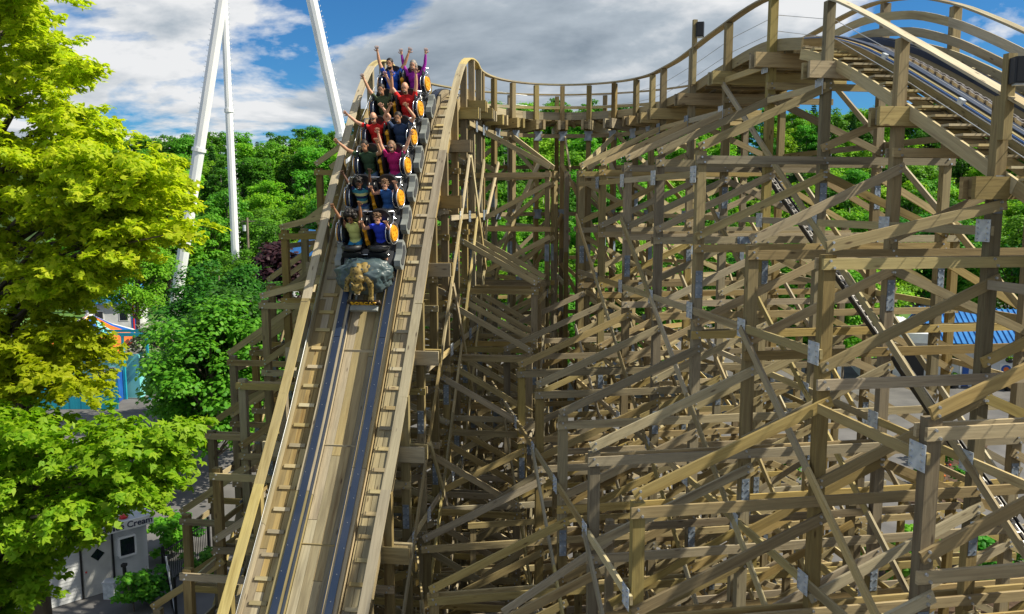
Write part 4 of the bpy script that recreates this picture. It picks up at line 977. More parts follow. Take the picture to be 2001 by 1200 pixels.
# open stair of level treads on the inner side of the lift
l = len_at_s(SA)+.3
while l < len_at_s(s_lift(15.6)):
    p, T, I, Nn = frame(s_at_len(l)); c = p+I*.91-V((0, 0, .25)); th = V((T.x, T.y, 0)).normalized()
    piece('stair_tread', c-I*.235, c+I*.235, .17, .035, W_RAIL, coaster); l += .36
# bolt heads along the running steel
rb = MB(); l = len_at_s(s_drop(24)); 
while l < len_at_s(s_drop(9)):
    p, T, I, Nn = frame(s_at_len(l))
    for sg in (-1, 1):
        rb.box(p+I*sg*.52+Nn*.006+I*rnd.uniform(-.02, .02), (.016, .016, .01))
    l += .48
rb.build('rail_bolts', BOLT, coaster, kind='stuff')
# handrails: flat boards on the post tops, lapped where they meet; posts carry cables or boards between
def rail_line(i0, i1, off, dz, w_, h_, name, flat=True, span=2, mt=None):
    j = i0
    while j < i1:
        k = min(i1, j+span); m = MB(); 
        pts = []
        for q in range(j, k+1):
            s_, p, T, I, Nn, zrail, zl = rail_nodes[q]; pts.append((s_, zrail))
        # board follows the line between the posts
        n = max(2, int((pts[-1][0]-pts[0][0])/.35)+1); base = []
        for q in range(n):
            s_ = pts[0][0]+(pts[-1][0]-pts[0][0])*q/(n-1)
            zr_ = np.interp(s_, [a for a, b in pts], [b for a, b in pts])
            p, T, I, Nn = frame(s_); dzr = np.interp(s_, [a for a, b in pts], [b-zof(a) for a, b in pts])
            base.append((V((p.x, p.y, p.z+float(dzr)+dz))+I*off, T, I, Nn))
        i_ = len(m.v); acc = rnd.random()*30
        for q, (c, T, I, Nn) in enumerate(base):
            if flat: A_, B_ = I*(w_/2), Nn*(h_/2)
            else: A_, B_ = I*(h_/2), V((0, 0, 1))*(w_/2)
            for sx, sy in ((-1, -1), (1, -1), (1, 1), (-1, 1)): m.v.append(c+A_*sx+B_*sy)
        for q in range(len(base)-1):
            L_ = (base[q+1][0]-base[q][0]).length; A_ = i_+4*q; vo = 0
            for e in range(4):
                e2 = (e+1) % 4; ww = (w_, h_)[e % 2] if flat else (h_, w_)[e % 2]
                m.quad((A_+e2, A_+e, A_+4+e, A_+4+e2), [(acc, vo+ww), (acc, vo), (acc+L_, vo), (acc+L_, vo+ww)]); vo += ww+.2
            acc += L_
        m.quad((i_, i_+1, i_+2, i_+3), [(0, 0)]*4); A_ = i_+4*(len(base)-1); m.quad((A_+3, A_+2, A_+1, A_), [(0, 0)]*4)
        m.build(name, mt or W_RAIL, coaster); j = k
nb = len(rail_nodes)
for off in (HWP-.03, -HWP+.03):
    rail_line(0, nb-1, off, .03, .19, .038, 'handrail', True)
i_drop = [i for i, b in enumerate(bents) if b[0] == 'drop'][0]; i_turn = [i for i, b in enumerate(bents) if b[0] == 'turn'][0]
# outer side of the lift: two broad boards; of the turn: one slim board
rail_line(0, i_turn-3, -HWP+.12, -.30, .17, .04, 'guard_board', False)
rail_line(0, i_turn-3, -HWP+.12, -.62, .17, .04, 'guard_board', False)
rail_line(i_turn-3, i_drop+1, -HWP+.12, -.42, .1, .04, 'guard_board', False)
# cables on the inner side
for side, dzs in ((1, (-.34, -.66)), (-1, (-.5,))):
    for dz in dzs:
        j0, j1 = (0, nb-1) if side == 1 else (i_drop, nb-1)
        pts = []
        for q in range(j0, j1+1):
            s_, p, T, I, Nn, zrail, zl = rail_nodes[q]; pts.append(V((p.x, p.y, zrail+dz))+I*side*(HWP-.10))
        m = MB(); m.tube(pts, .006, 5); m.build('guard_cable', CABLE, coaster)
# conduit and pipe along the inner walkway of the lift
for off, zo, r, mt, nm in ((.70, -.03, .016, HOSE, 'blue_conduit'), (.80, -.02, .008, CABLE, 'steel_line')):
    pts = []
    s = SA
    while s < s_lift(17.5):
        p, T, I, Nn = frame(s); pts.append(p+I*off+Nn*zo); s += .5
    m = MB(); m.tube(pts, r, 6); m.build(nm, mt, coaster)
for U in (9.3, 11.4, 13.4, 15.2):
    p, T, I, Nn = frame(s_lift(U)); m = MB(); m.box(p+I*.71+Nn*.0, (.06, .12, .08), Matrix((I, T, Nn)).transposed()); m.build('conduit_box', GALV, coaster)
# the lift chain and its trough
sweep('chain_trough', SA, s_lift(16.3), .0, -.19, .2, .07, BLACKM)
ch = MB(); l = len_at_s(SA); k = 0
while l < len_at_s(s_lift(16.0)):
    p, T, I, Nn = frame(s_at_len(l)); c = p-Nn*.115
    if k % 2 == 0:
        for sg in (-1, 1): ch.beam(c-T*.075+I*sg*.05, c+T*.075+I*sg*.05, .018, .055, Nn)
    else:
        for sg in (-1, 1): ch.beam(c-T*.075+I*sg*.026, c+T*.075+I*sg*.026, .018, .055, Nn)
    ch.beam(c+T*.06-I*.065, c+T*.06+I*.065, .03, .03, Nn)
    l += .115; k += 1
ch.build('lift_chain', CHAINM, coaster, kind='stuff')
# the return run of the chain, slung through the trestle below the lift
ra_ = liftpt(18.5, L0-.55); rb_ = liftpt(4.5, L0-.55); ra_.z = HC+1.05; rb_.z = HC+1.05-14*.66
dd = (rb_-ra_).normalized(); nn = v_l.cross(dd).normalized()
if nn.z < 0: nn = -nn
m = MB()
for sg in (-1, 1): m.beam(ra_+v_l*sg*.085, rb_+v_l*sg*.085, .025, .10, nn)
m.beam(ra_-nn*.045, rb_-nn*.045, .17, .02, nn); m.build('return_trough', BLACKM, coaster)
ch = MB(); Lr = (rb_-ra_).length; x = .1; k = 0
while x < Lr-.2:
    c = ra_+dd*x+nn*.0
    for sg in (-1, 1): ch.beam(c-dd*.08+v_l*sg*(.05 if k % 2 else .034), c+dd*.08+v_l*sg*(.05 if k % 2 else .034), .013, .05, nn)
    ch.beam(c+dd*.075-v_l*.06, c+dd*.075+v_l*.06, .022, .03, nn); x += .15; k += 1
ch.build('return_chain', mat('chain_bright', (.62, .60, .58), .42, .35), coaster, kind='stuff')
piece('return_runner', ra_-nn*.17+v_l*.16, rb_-nn*.17+v_l*.16, .05, .16, W_BEAM, coaster, up=nn)
# loudspeakers on the handrail posts
def speaker(loc, yaw, label, post_h, sz):
    e = empty('loudspeaker', loc, label, 'speaker')
    Mr = Matrix.Rotation(yaw, 3, 'Z'); b = MB(); w_, d_, h_ = sz
    poly = [Mr@V(q)+V(loc) for q in ((-w_/2, d_/2, 0), (-w_*.42, -d_/2+.02, 0), (-w_*.36, -d_/2, 0), (w_*.36, -d_/2, 0), (w_*.42, -d_/2+.02, 0), (w_/2, d_/2, 0))]
    b.prism(poly, V((0, 0, h_))); b.build('cabinet', SPEAKERM, e)
    g = MB(); g.box(V(loc)+Mr@V((0, -d_/2-.006, h_/2)), (w_*.66, .008, h_*.9), Mr); g.build('grille', RUBBER, e)
    k = MB(); k.box(V(loc)+V((0, 0, -.012)), (w_*.7, d_*.6, .02), Mr); k.box(V(loc)+Mr@V((0, d_/2+.05, h_*.3)), (.06, .1, h_*.4), Mr); k.build('bracket', GALV, e)
    return e
i_l = [i for i, b in enumerate(bents) if b[0] == 'lift']
def node_at_U(U): return min((rail_nodes[i] for i in i_l), key=lambda r: abs(r[1].dot(u_l)-U))
s_, p, T, I, Nn, zrail, zl = node_at_U(9.9)
q = V((p.x, p.y, 0))+I*HWP
piece('speaker_mast', V((q.x, q.y, zrail-.6))-u_l*.13+I*.03, V((q.x, q.y, zrail+.50))-u_l*.13+I*.03, .1, .13, W_POST, coaster, up=I)
speaker((q.x+.06, q.y-.30, zrail+.10), R(-14), 'black loudspeaker hung on the lift hill post beside the chain', 0, (.27, .2, .33))
s_, p, T, I, Nn, zrail, zl = node_at_U(20.9)
q = V((p.x, p.y, 0))+I*HWP
piece('speaker_mast', V((q.x, q.y, zrail-.9))-u_l*.14+I*.02, V((q.x, q.y, zrail+.72))-u_l*.14+I*.02, .09, .11, W_POST, coaster, up=I)
speaker((q.x+.12, q.y-.22, zrail+.28), R(-10), 'small black loudspeaker high on a mast above the dipping handrail', 0, (.22, .18, .36))

# ------------------------------------------------------------------ the train
from mathutils import noise as mnoise
PLASTIC = mat('seat_black', (.012, .013, .016), .35, 0, .5)
NAVYP = mat('seat_navy', (.012, .02, .05), .3, 0, .5)
YDISC = noisy('disc_yellow', (.62, .27, .012), (.75, .36, .02), 6, .35)
CHROME = mat('chrome_tube', (.72, .74, .78), .2, .9)
FENDER = noisy('fender_grey', (.19, .21, .205), (.28, .30, .29), 3, .35)
DGREY = mat('panel_grey', (.06, .065, .075), .4)
REC = R(19)
l_front = len_at_s(s_drop(17.68))
def car_matrix(l):
    p, T, I, Nn = frame(s_at_len(l)); M = Matrix((I, -T, Nn)).transposed().to_4x4(); M.translation = p; return M
train = empty('coaster_train', frame(s_at_len(l_front))[0], 'black six row coaster train with yellow side discs on the drop', 'train')
def sub(name, m, mats, parent, smooth=False):
    o = bpy.data.objects.new(name, m.mesh(name, mats, smooth)); COL.objects.link(o); o.parent = parent; return o
def circle(c, r, ax, n=24, a0=0, a1=2*math.pi, closed=True):
    c = V(c); ax = V(ax).normalized(); u = ax.cross(V((0, 1, .01))).normalized(); v = ax.cross(u)
    return [c+u*(r*math.cos(a0+(a1-a0)*k/n))+v*(r*math.sin(a0+(a1-a0)*k/n)) for k in range(n+1 if not closed else n)]
def rounded(w_, h_, r, n=5):
    pts = []
    for cx, cy, a in ((w_/2-r, h_/2-r, 0), (-w_/2+r, h_/2-r, 90), (-w_/2+r, -h_/2+r, 180), (w_/2-r, -h_/2+r, 270)):
        for k in range(n): b = R(a+90*k/(n-1)); pts.append((cx+r*math.cos(b), cy+r*math.sin(b)))
    return pts
def car_meshes():
    out = []
    b = MB(); b.prism([V((x, -.55, z)) for x, z in rounded(.84, .22, .06)], V((0, 1.1, 0))); b.v = [v+V((0, 0, .2)) for v in b.v]
    b.prism([V((-.62, -.62, .30)), V((.62, -.62, .30)), V((.66, .45, .36)), V((-.66, .45, .36))], V((0, 0, .06)))
    body = b.mesh('car', [DGREY])
    for sg in (-1, 1):
        x0 = sg*.33; m = MB(); m.prism([V((x0+x, .1, .40+.05+z)) for x, z in rounded(.50, .14, .05)], V((0, -.46, .03))); out.append(('seat_base', m.mesh('seat_base', [PLASTIC])))
        m = MB(); q = Matrix.Rotation(R(-14), 3, 'X')
        m.prism([V((x0, .22, .80))+q@V((x, 0, z)) for x, z in rounded(.52, .82, .2, 7)], q@V((0, .11, 0)))
        for s2 in (-1, 1): m.ell(V((x0+s2*.265, .12, .80)), (.06, .17, .34), nu=10, nv=8)
        out.append(('backrest', m.mesh('backrest', [PLASTIC], False)))
        m = MB(); m.tube([(x0-.24, -.22, .60), (x0-.1, -.30, .63), (x0+.1, -.30, .63), (x0+.24, -.22, .60)], [.05, .075, .075, .05], 10); m.tube([(x0+sg*.24, -.22, .6), (x0+sg*.27, .1, .5)], .03, 8); out.append(('lap_bar', m.mesh('lap_bar', [RUBBER], True)))
        # side disc: yellow outside, dark inside, chrome hoops around
        m = MB(); ax = V((sg, -.12, .08)).normalized(); c = V((sg*.69, .02, .80))
        m.tube([c, c+ax*.045], [.185, .165], 24); 
        for a in range(6): 
            q = circle(c+ax*.04, .09, ax, 6)[a]; m.tube([q, q+ax*.02], .018, 6)
        out.append(('side_disc', m.mesh('side_disc', [YDISC])))
        m = MB(); m.tube([c-ax*.05, c-ax*.004], [.20, .195], 24); m.ell(c-ax*.08, (.06, .17, .22)); out.append(('disc_shell', m.mesh('disc_shell', [NAVYP])))
        m = MB()
        for rr, dd in ((.235, .02), (.215, -.10)):
            pts = circle(c+ax*dd, rr, ax, 28); m.tube(pts+[pts[0]], .012, 6, cap=False)
        out.append(('hoop', m.mesh('hoop', [CHROME], True)))
        # wheel cover beside the running rail
        m = MB(); prof = [(-.46, .10), (-.56, .22), (-.56, .36), (-.44, .44), (-.2, .40), (-.02, .42), (.14, .50), (.26, .46), (.28, .3), (.16, .12)]
        m.prism([V((sg*.70, y, z)) for y, z in prof], V((sg*.16, 0, 0))); out.append(('wheel_cover', m.mesh('wheel_cover', [FENDER])))
        m = MB(); m.prism([V((sg*.862, y*.72-.03, .3+(z-.3)*.6)) for y, z in prof], V((sg*.012, 0, 0))); out.append(('cover_panel', m.mesh('cover_panel', [DGREY])))
        for y in (-.35, .3):
            m = MB(); m.tube([(sg*.44, y, .125), (sg*.56, y, .125)], .115, 16); out.append(('wheel', m.mesh('wheel', [RUBBER])))
    m = MB(); m.prism([V((x, -.24, .60+z)) for x, z in rounded(1.24, .13, .06)], V((0, -.13, -.03))); out.append(('front_dash', m.mesh('front_dash', [PLASTIC])))
    m = MB(); m.tube([(-.62, -.385, .60), (.62, -.385, .60)], .018, 8); out.append(('dash_trim', m.mesh('dash_trim', [CHROME], True)))
    m = MB(); m.prism([V((x, -.02, .72+z)) for x, z in rounded(.1, .5, .04)], V((0, .12, 0))); m.ell((0, -.03, .92), (.055, .05, .06)); m.ell((0, -.03, .66), (.05, .05, .05)); out.append(('centre_post', m.mesh('centre_post', [YDISC])))
    m = MB(); m.tube([(-.68, .40, 1.10), (.68, .40, 1.10)], .014, 8); m.tube([(-.68, .40, 1.10), (-.69, .12, .98)], .014, 8); m.tube([(.68, .40, 1.10), (.69, .12, .98)], .014, 8); out.append(('grab_rail', m.mesh('grab_rail', [CHROME], True)))
    m = MB(); m.tube([(0, -.9, .2), (0, .7, .2)], .05, 8); out.append(('drawbar', m.mesh('drawbar', [DGREY])))
    Q = Matrix.Translation((0, .12, .5)) @ Matrix.Rotation(-REC, 4, 'X') @ Matrix.Translation((0, -.12, -.5)); S = Matrix.Diagonal((.86, .76, 1, 1)); Q = Q @ Matrix.Diagonal((.88, 1, 1, 1))
    body.transform(S)
    for nm, me in out: me.transform(Q if nm in ('seat_base', 'backrest', 'lap_bar', 'side_disc', 'disc_shell', 'hoop', 'centre_post', 'grab_rail') else S)
    return body, out
body_me, parts_me = car_meshes()
rows = []
base_loc = train.location.copy()
for k in range(6):
    l = l_front-(1.16+.93*k); M = car_matrix(l); rows.append(M)
    o = bpy.data.objects.new('car', body_me); COL.objects.link(o); o.parent = train; M2 = M.copy(); M2.translation = M.translation-base_loc; o.matrix_local = M2
    for nm, me in parts_me:
        c = bpy.data.objects.new(nm, me); COL.objects.link(c); c.parent = o
# --- sculpted nose: rock with a wild cat climbing down over it
def spotted():
    m = mat('cat_fur', (.4, .25, .06), .6); t = m.node_tree; L = t.links.new; b = t.nodes['Principled BSDF']; tc = N(t, 'ShaderNodeTexCoord')
    vo = N(t, 'ShaderNodeTexVoronoi'); vo.inputs['Scale'].default_value = 17; L(tc.outputs['Object'], vo.inputs['Vector'])
    r = N(t, 'ShaderNodeValToRGB'); L(vo.outputs['Distance'], r.inputs[0]); r.color_ramp.elements[0].position = .18; r.color_ramp.elements[0].color = (.012, .008, .004, 1); r.color_ramp.elements[1].position = .5; r.color_ramp.elements[1].color = (.26, .165, .03, 1)
    n = N(t, 'ShaderNodeTexNoise'); n.inputs['Scale'].default_value = 8; L(tc.outputs['Object'], n.inputs['Vector']); mx = N(t, 'ShaderNodeMixRGB', blend_type='MULTIPLY'); mx.inputs['Fac'].default_value = .7; L(r.outputs[0], mx.inputs['Color1']); L(n.outputs[0], mx.inputs['Color2'])
    g = N(t, 'ShaderNodeGamma'); g.inputs[1].default_value = .8; L(mx.outputs[0], g.inputs[0]); L(g.outputs[0], b.inputs['Base Color'])
    bp = N(t, 'ShaderNodeBump'); bp.inputs['Strength'].default_value = .6; bp.inputs['Distance'].default_value = .02; L(n.outputs[0], bp.inputs['Height']); L(bp.outputs[0], b.inputs['Normal']); return m
ROCK = noisy('sculpted_rock', (.018, .042, .052), (.10, .135, .145), 3.2, .38, detail=8, bump=.5, lo=.3, hi=.7)
CAT = spotted(); CATW = mat('cat_pale', (.6, .5, .36), .6)
def remeshed(m, voxel, smooth_it=2):
    o = bpy.data.objects.new('tmp', m.mesh('tmp', [PLASTIC])); COL.objects.link(o)
    a = o.modifiers.new('r', 'REMESH'); a.mode = 'VOXEL'; a.voxel_size = voxel
    b = o.modifiers.new('s', 'SMOOTH'); b.iterations = smooth_it; b.factor = .5
    dg = bpy.context.evaluated_depsgraph_get(); me = bpy.data.meshes.new_from_object(o.evaluated_get(dg)); bpy.data.objects.remove(o); me.materials.clear()
    me.polygons.foreach_set('use_smooth', [True]*len(me.polygons)); return me
Mn = car_matrix(l_front-.52); nose_p = Mn.copy(); nose_p.translation = Mn.translation-base_loc
bm = bmesh.new(); bmesh.ops.create_icosphere(bm, subdivisions=5, radius=1)
for v in bm.verts:
    d = v.co.normalized(); f = 1+.20*mnoise.noise(d*1.9)+.13*abs(mnoise.noise(d*4.1+V((3, 1, 2))))+.05*mnoise.noise(d*9)
    v.co = V((d.x*.60*f, -.06+d.y*.37*f, .37+d.z*.44*f)); 
    if v.co.z < .06: v.co.z = .06
me = bpy.data.meshes.new('nose_rock'); bm.to_mesh(me); bm.free(); me.materials.append(ROCK); me.polygons.foreach_set('use_smooth', [True]*len(me.polygons))
nose = bpy.data.objects.new('nose_rock', me); COL.objects.link(nose); nose.parent = train; nose.matrix_local = nose_p
cm_ = MB()
cm_.ell((-.06, -.02, .84), (.22, .24, .20)); cm_.ell((.12, .05, .82), (.19, .22, .18)); cm_.ell((-.03, -.22, .76), (.21, .16, .18))
hd = V((-.03, -.44, .66)); cm_.ell(hd, (.155, .13, .14)); cm_.ell(hd+V((0, -.12, -.04)), (.085, .075, .065)); cm_.ell(hd+V((0, -.10, -.10)), (.07, .06, .04))
for sg in (-1, 1):
    cm_.tube([hd+V((sg*.10, .01, .09)), hd+V((sg*.145, .03, .21))], [.055, .012], 8); cm_.ell(hd+V((sg*.14, .0, -.05)), (.06, .06, .085))
cm_.tube([(.17, -.14, .78), (.30, -.28, .70), (.30, -.42, .52), (.28, -.52, .40)], [.11, .10, .07, .07], 10); cm_.tube([(-.2, -.14, .78), (-.34, -.24, .72), (-.38, -.34, .60)], [.10, .085, .065], 10)
for c in ((.28, -.57, .36), (-.38, -.40, .57)):
    cm_.ell(c, (.085, .08, .055))
    for k in range(4): cm_.ell(V(c)+V((-.06+.04*k, -.07, -.02)), (.024, .04, .026))
cm_.tube([(.2, .1, .86), (.38, .0, .76), (.42, -.12, .66)], [.13, .11, .07], 10)
me = remeshed(cm_, .016); me.materials.append(CAT); CS = Matrix.Translation((-.02, -.31, .61)) @ Matrix.Scale(.78, 4) @ Matrix.Translation((.02, .22, -.70)); me.transform(CS); cat_o = bpy.data.objects.new('cat_figure', me); COL.objects.link(cat_o); cat_o.parent = nose
m = MB()
for sg in (-1, 1): m.ell(hd+V((sg*.05, -.105, .035)), (.018, .014, .014), nu=8, nv=6)
m.ell(hd+V((-.01, -.19, -.03)), (.022, .014, .014), nu=8, nv=6); m.prism([hd+V((-.05, -.165, -.075)), hd+V((.03, -.165, -.075)), hd+V((.02, -.155, -.105)), hd+V((-.04, -.155, -.105))], V((0, -.012, 0))); c = sub('cat_features', m, [RUBBER], nose); c.matrix_local = CS
m = MB()
for x in (-.045, -.015, .015): m.tube([hd+V((x, -.185, -.065)), hd+V((x, -.185, -.10))], [.009, .002], 5)
for sg in (-1, 1): m.ell(hd+V((-.01+sg*.045, -.17, -.05)), (.035, .025, .02), nu=8, nv=6)
c = sub('cat_muzzle', m, [CATW], nose); c.matrix_local = CS
m = MB(); m.prism([V((x, -.60, .13+z)) for x, z in rounded(.74, .13, .03)], V((0, .05, 0))); sub('name_board', m, [mat('board_brown', (.05, .03, .015), .5)], nose)
me = text_mesh('BOBCAT', .15, .008); me.materials.append(mat('name_yellow', (.8, .45, .02), .4)); me.transform(Matrix(((1, 0, 0), (0, 0, -1), (0, 1, 0))).to_4x4()); o = bpy.data.objects.new('lettering', me); COL.objects.link(o); o.parent = nose; o.location = (0, -.612, .13)
m = MB(); m.prism([V((x, -.74, .045+z)) for x, z in rounded(.62, .07, .02)], V((0, .12, 0))); m.tube([(-.2, -.62, .05), (-.2, -.3, .12)], .03, 6); m.tube([(.2, -.62, .05), (.2, -.3, .12)], .03, 6); sub('bumper_bar', m, [FENDER], nose)
m = MB()
for sg in (-1, 1): m.tube([(sg*.44, .1, .125), (sg*.56, .1, .125)], .115, 16)
sub('wheel_pair', m, [RUBBER], nose)

# ------------------------------------------------------------------ riders
def skinm(name, c): 
    m = mat(name, c, .5, 0, .4); m.node_tree.nodes['Principled BSDF'].inputs['Subsurface Weight'].default_value = .0; return m
SK = {'fair': skinm('skin_fair', (.56, .30, .20)), 'tan': skinm('skin_tan', (.46, .24, .14)), 'brown': skinm('skin_brown', (.27, .125, .06)), 'dark': skinm('skin_dark', (.10, .045, .025))}
def cloth(n, c): return noisy('cloth_'+n, tuple(q*.85 for q in c), c, 14, .85, detail=3)
CL = {k: cloth(k, c) for k, c in {'lemon': (.62, .66, .22), 'royal': (.02, .05, .55), 'teal': (.02, .22, .45), 'black': (.015, .015, .018), 'denim': (.08, .15, .26), 'sky': (.03, .12, .36), 'forest': (.035, .075, .035), 'magenta': (.50, .012, .16), 'red': (.62, .015, .015), 'navy': (.025, .05, .12), 'olive': (.075, .10, .045), 'cobalt': (.02, .10, .55), 'purple': (.33, .02, .36), 'grey': (.12, .12, .14), 'khaki': (.25, .2, .12)}.items()}
def striped():
    m = mat('cloth_striped', (.5, .5, .1), .85); t = m.node_tree; L = t.links.new; b = t.nodes['Principled BSDF']; tc = N(t, 'ShaderNodeTexCoord'); sp = N(t, 'ShaderNodeSeparateXYZ'); L(tc.outputs['Object'], sp.inputs[0])
    mu = N(t, 'ShaderNodeMath', operation='MULTIPLY'); mu.inputs[1].default_value = 5.2; L(sp.outputs['Z'], mu.inputs[0]); fr = N(t, 'ShaderNodeMath', operation='FRACT'); L(mu.outputs[0], fr.inputs[0])
    r = N(t, 'ShaderNodeValToRGB'); r.color_ramp.interpolation = 'CONSTANT'; L(fr.outputs[0], r.inputs[0]); e = r.color_ramp.elements; e[0].color = (.02, .04, .13, 1); e[1].position = .34; e[1].color = (.6, .6, .25, 1); q = e.new(.67); q.color = (.03, .2, .25, 1); L(r.outputs[0], b.inputs['Base Color']); return m
CL['stripes'] = striped()
HAIR = {k: noisy('hair_'+k, tuple(q*.6 for q in c), c, 30, .6, detail=4) for k, c in {'black': (.018, .014, .012), 'brown': (.17, .095, .05), 'grey': (.30, .27, .24), 'auburn': (.24, .14, .08), 'dark': (.03, .022, .018)}.items()}
SHOE = mat('shoe_white', (.55, .55, .56), .5)
def seg_d(p, a, b):
    ab = b-a; t = max(0, min(1, (p-a).dot(ab)/max(1e-9, ab.length_squared))); return (p-(a+ab*t)).length, t
def rider(M, sx, k, label, skin, shirt, pants, hair, arms, sleeve='short', short_pants=False, hairstyle='short', shades=False, beard=False, tilt=0.0, mouth=True, girth=1.0):
    z0 = .47; x0 = sx*.295; m = MB(); rr = .5+.5*k
    def p(x, y, z): return V((x0+x*k, .10+y*k if False else .12+(y*k), z0+z*k))
    tw = tilt
    m.ell(p(0, -.02, .09), (.165*rr*girth, .14*rr, .12*rr)); m.ell(p(tw*.3, -.01, .27), (.15*rr*girth, .115*rr*girth, .17*rr)); m.ell(p(tw*.7, .0, .45), (.178*rr*girth, .115*rr*girth, .16*rr)); m.ell(p(tw, 0, .55), (.17*rr, .085*rr, .07*rr))
    nb_, hc = p(tw, -.005, .60), p(tw*1.2, -.045, .80)
    m.tube([nb_, hc-V((0, 0, .06*k))], [.056*rr, .052*rr], 10)
    hr = .5+.5*k if k > .9 else .62+.38*k
    m.ell(hc+V((0, .012, .02)), (.078*hr, .098*hr, .105*hr), nu=14, nv=10); m.ell(hc+V((0, -.035, -.05))*1, (.056*hr, .062*hr, .065*hr))
    m.ell(hc+V((0, -.10*hr, -.012)), (.014, .022, .022), nu=8, nv=6)
    segs = [('shirt', p(0, 0, .18), p(tw, 0, .50), .17), ('pants', p(-.05, -.02, .06), p(.05, -.02, .06), .15), ('skin', nb_, hc, .06), ('skin', hc, hc+V((0, 0, .03)), .09)]
    hands = []
    for sg, (ud, fd) in zip((-1, 1), arms):
        sh = p(tw+sg*.185, .0, .545); u_ = V((sg*ud[0], ud[1], ud[2])).normalized(); f_ = V((sg*fd[0], fd[1], fd[2])).normalized()
        el = sh+u_*.285*k; wr = el+f_*.25*k; hd_ = wr+f_*.085*k
        m.tube([sh-u_*.03, sh+u_*.06*k, sh.lerp(el, .5), el], [.062*rr, .060*rr, .052*rr, .042*rr], 10); m.tube([el, el.lerp(wr, .35), wr], [.042*rr, .042*rr, .029*rr], 10)
        m.ell(el, (.041*rr,)*3, nu=8, nv=6)
        sd = f_.cross(V((0, 1, 0.2))).normalized(); nrm = sd.cross(f_).normalized(); Mh = Matrix((sd, nrm, f_)).transposed()
        m.ell(wr+f_*.045*k, (.042*rr, .021*rr, .055*rr), Mh, nu=10, nv=8)
        segs += [('sleeve', sh-u_*.02, el, .055), ('fore', el, wr, .04), ('skin', wr, hd_, .04)]; hands.append((wr, f_, sd, nrm, sg))
    for sg in (-1, 1):
        hp_ = p(sg*.085, -.02, .07); kn = p(sg*.125, -.36, .04); an = p(sg*.13, -.40, -.36); to = p(sg*.135, -.54, -.44)
        m.tube([hp_, hp_.lerp(kn, .5), kn], [.092*rr*girth, .08*rr, .06*rr], 10); m.tube([kn, kn.lerp(an, .3), an], [.058*rr, .056*rr, .036*rr], 10); m.tube([an+V((0, .03, -.02)), an.lerp(to, .6), to], [.045*rr, .045*rr, .03*rr], 8)
        segs += [('pants', hp_, kn, .085), ('shin', kn, an, .05), ('shoe', an+V((0, .02, -.01)), to, .045)]
    me = remeshed(m, .0155, 2)
    mats = [SK[skin], CL[shirt], CL[pants], SHOE]
    for mm in mats: me.materials.append(mm)
    idx = []
    for f in me.polygons:
        c = f.center; best = None
        for nm, a, b, r in segs:
            d, t = seg_d(c, a, b); q = d-r
            if best is None or q < best[0]: best = (q, nm, t)
        nm, t = best[1], best[2]
        if nm == 'sleeve': i = 1 if (sleeve == 'long' or (sleeve == 'short' and t < .55)) else 0
        elif nm == 'fore': i = 1 if (sleeve == 'long' and t < .95) else 0
        elif nm == 'shirt': i = 1
        elif nm == 'pants': i = 2
        elif nm == 'shin': i = 0 if short_pants else (2 if t < .92 else 3)
        elif nm == 'shoe': i = 3
        else: i = 0
        idx.append(i)
    # fingers and thumbs, joined into the body mesh
    fm = MB()
    for wr, f_, sd, nrm, sg in hands:
        pe = wr+f_*.085*k
        for j, (o_, L_) in enumerate(((-.032, .058), (-.011, .07), (.011, .073), (.032, .062))):
            dr = (f_+sd*o_*7).normalized(); a = pe+sd*o_*rr-f_*.012; b = a+dr*L_*.55*k; c = b+(dr-nrm*.35*(1 if sg else 1)).normalized()*L_*.5*k
            fm.tube([a, b, c], [.0105*rr, .0098*rr, .007*rr], 6)
        s_th = -sg; a = wr+f_*.03*k+sd*s_th*.035*rr; b = a+(f_*.6+sd*s_th*.8).normalized()*.035*k; fm.tube([a, b, b+(f_*.85+sd*s_th*.4).normalized()*.032*k], [.0125*rr, .011*rr, .008*rr], 6)
    # ears
    for sg in (-1, 1): fm.ell(hc+V((sg*.08*hr, .015, 0)), (.012, .022, .032), nu=8, nv=6)
    bm = bmesh.new(); bm.from_mesh(me); n0 = len(bm.faces); tmp = fm.mesh('f', [SK[skin]]); bm.from_mesh(tmp); bm.to_mesh(me); bm.free()
    me.polygons.foreach_set('material_index', idx+[0]*(len(me.polygons)-len(idx))); me.polygons.foreach_set('use_smooth', [True]*len(me.polygons))
    o = bpy.data.objects.new('person', me); COL.objects.link(o); o.matrix_world = M @ Matrix.Translation((0, .12, .5)) @ Matrix.Rotation(-REC, 4, 'X') @ Matrix.Translation((0, -.12, -.5)); tag(o, label, 'person', None)
    # hair
    h = MB(); rs_ = random.Random(hash(label) % 1000)
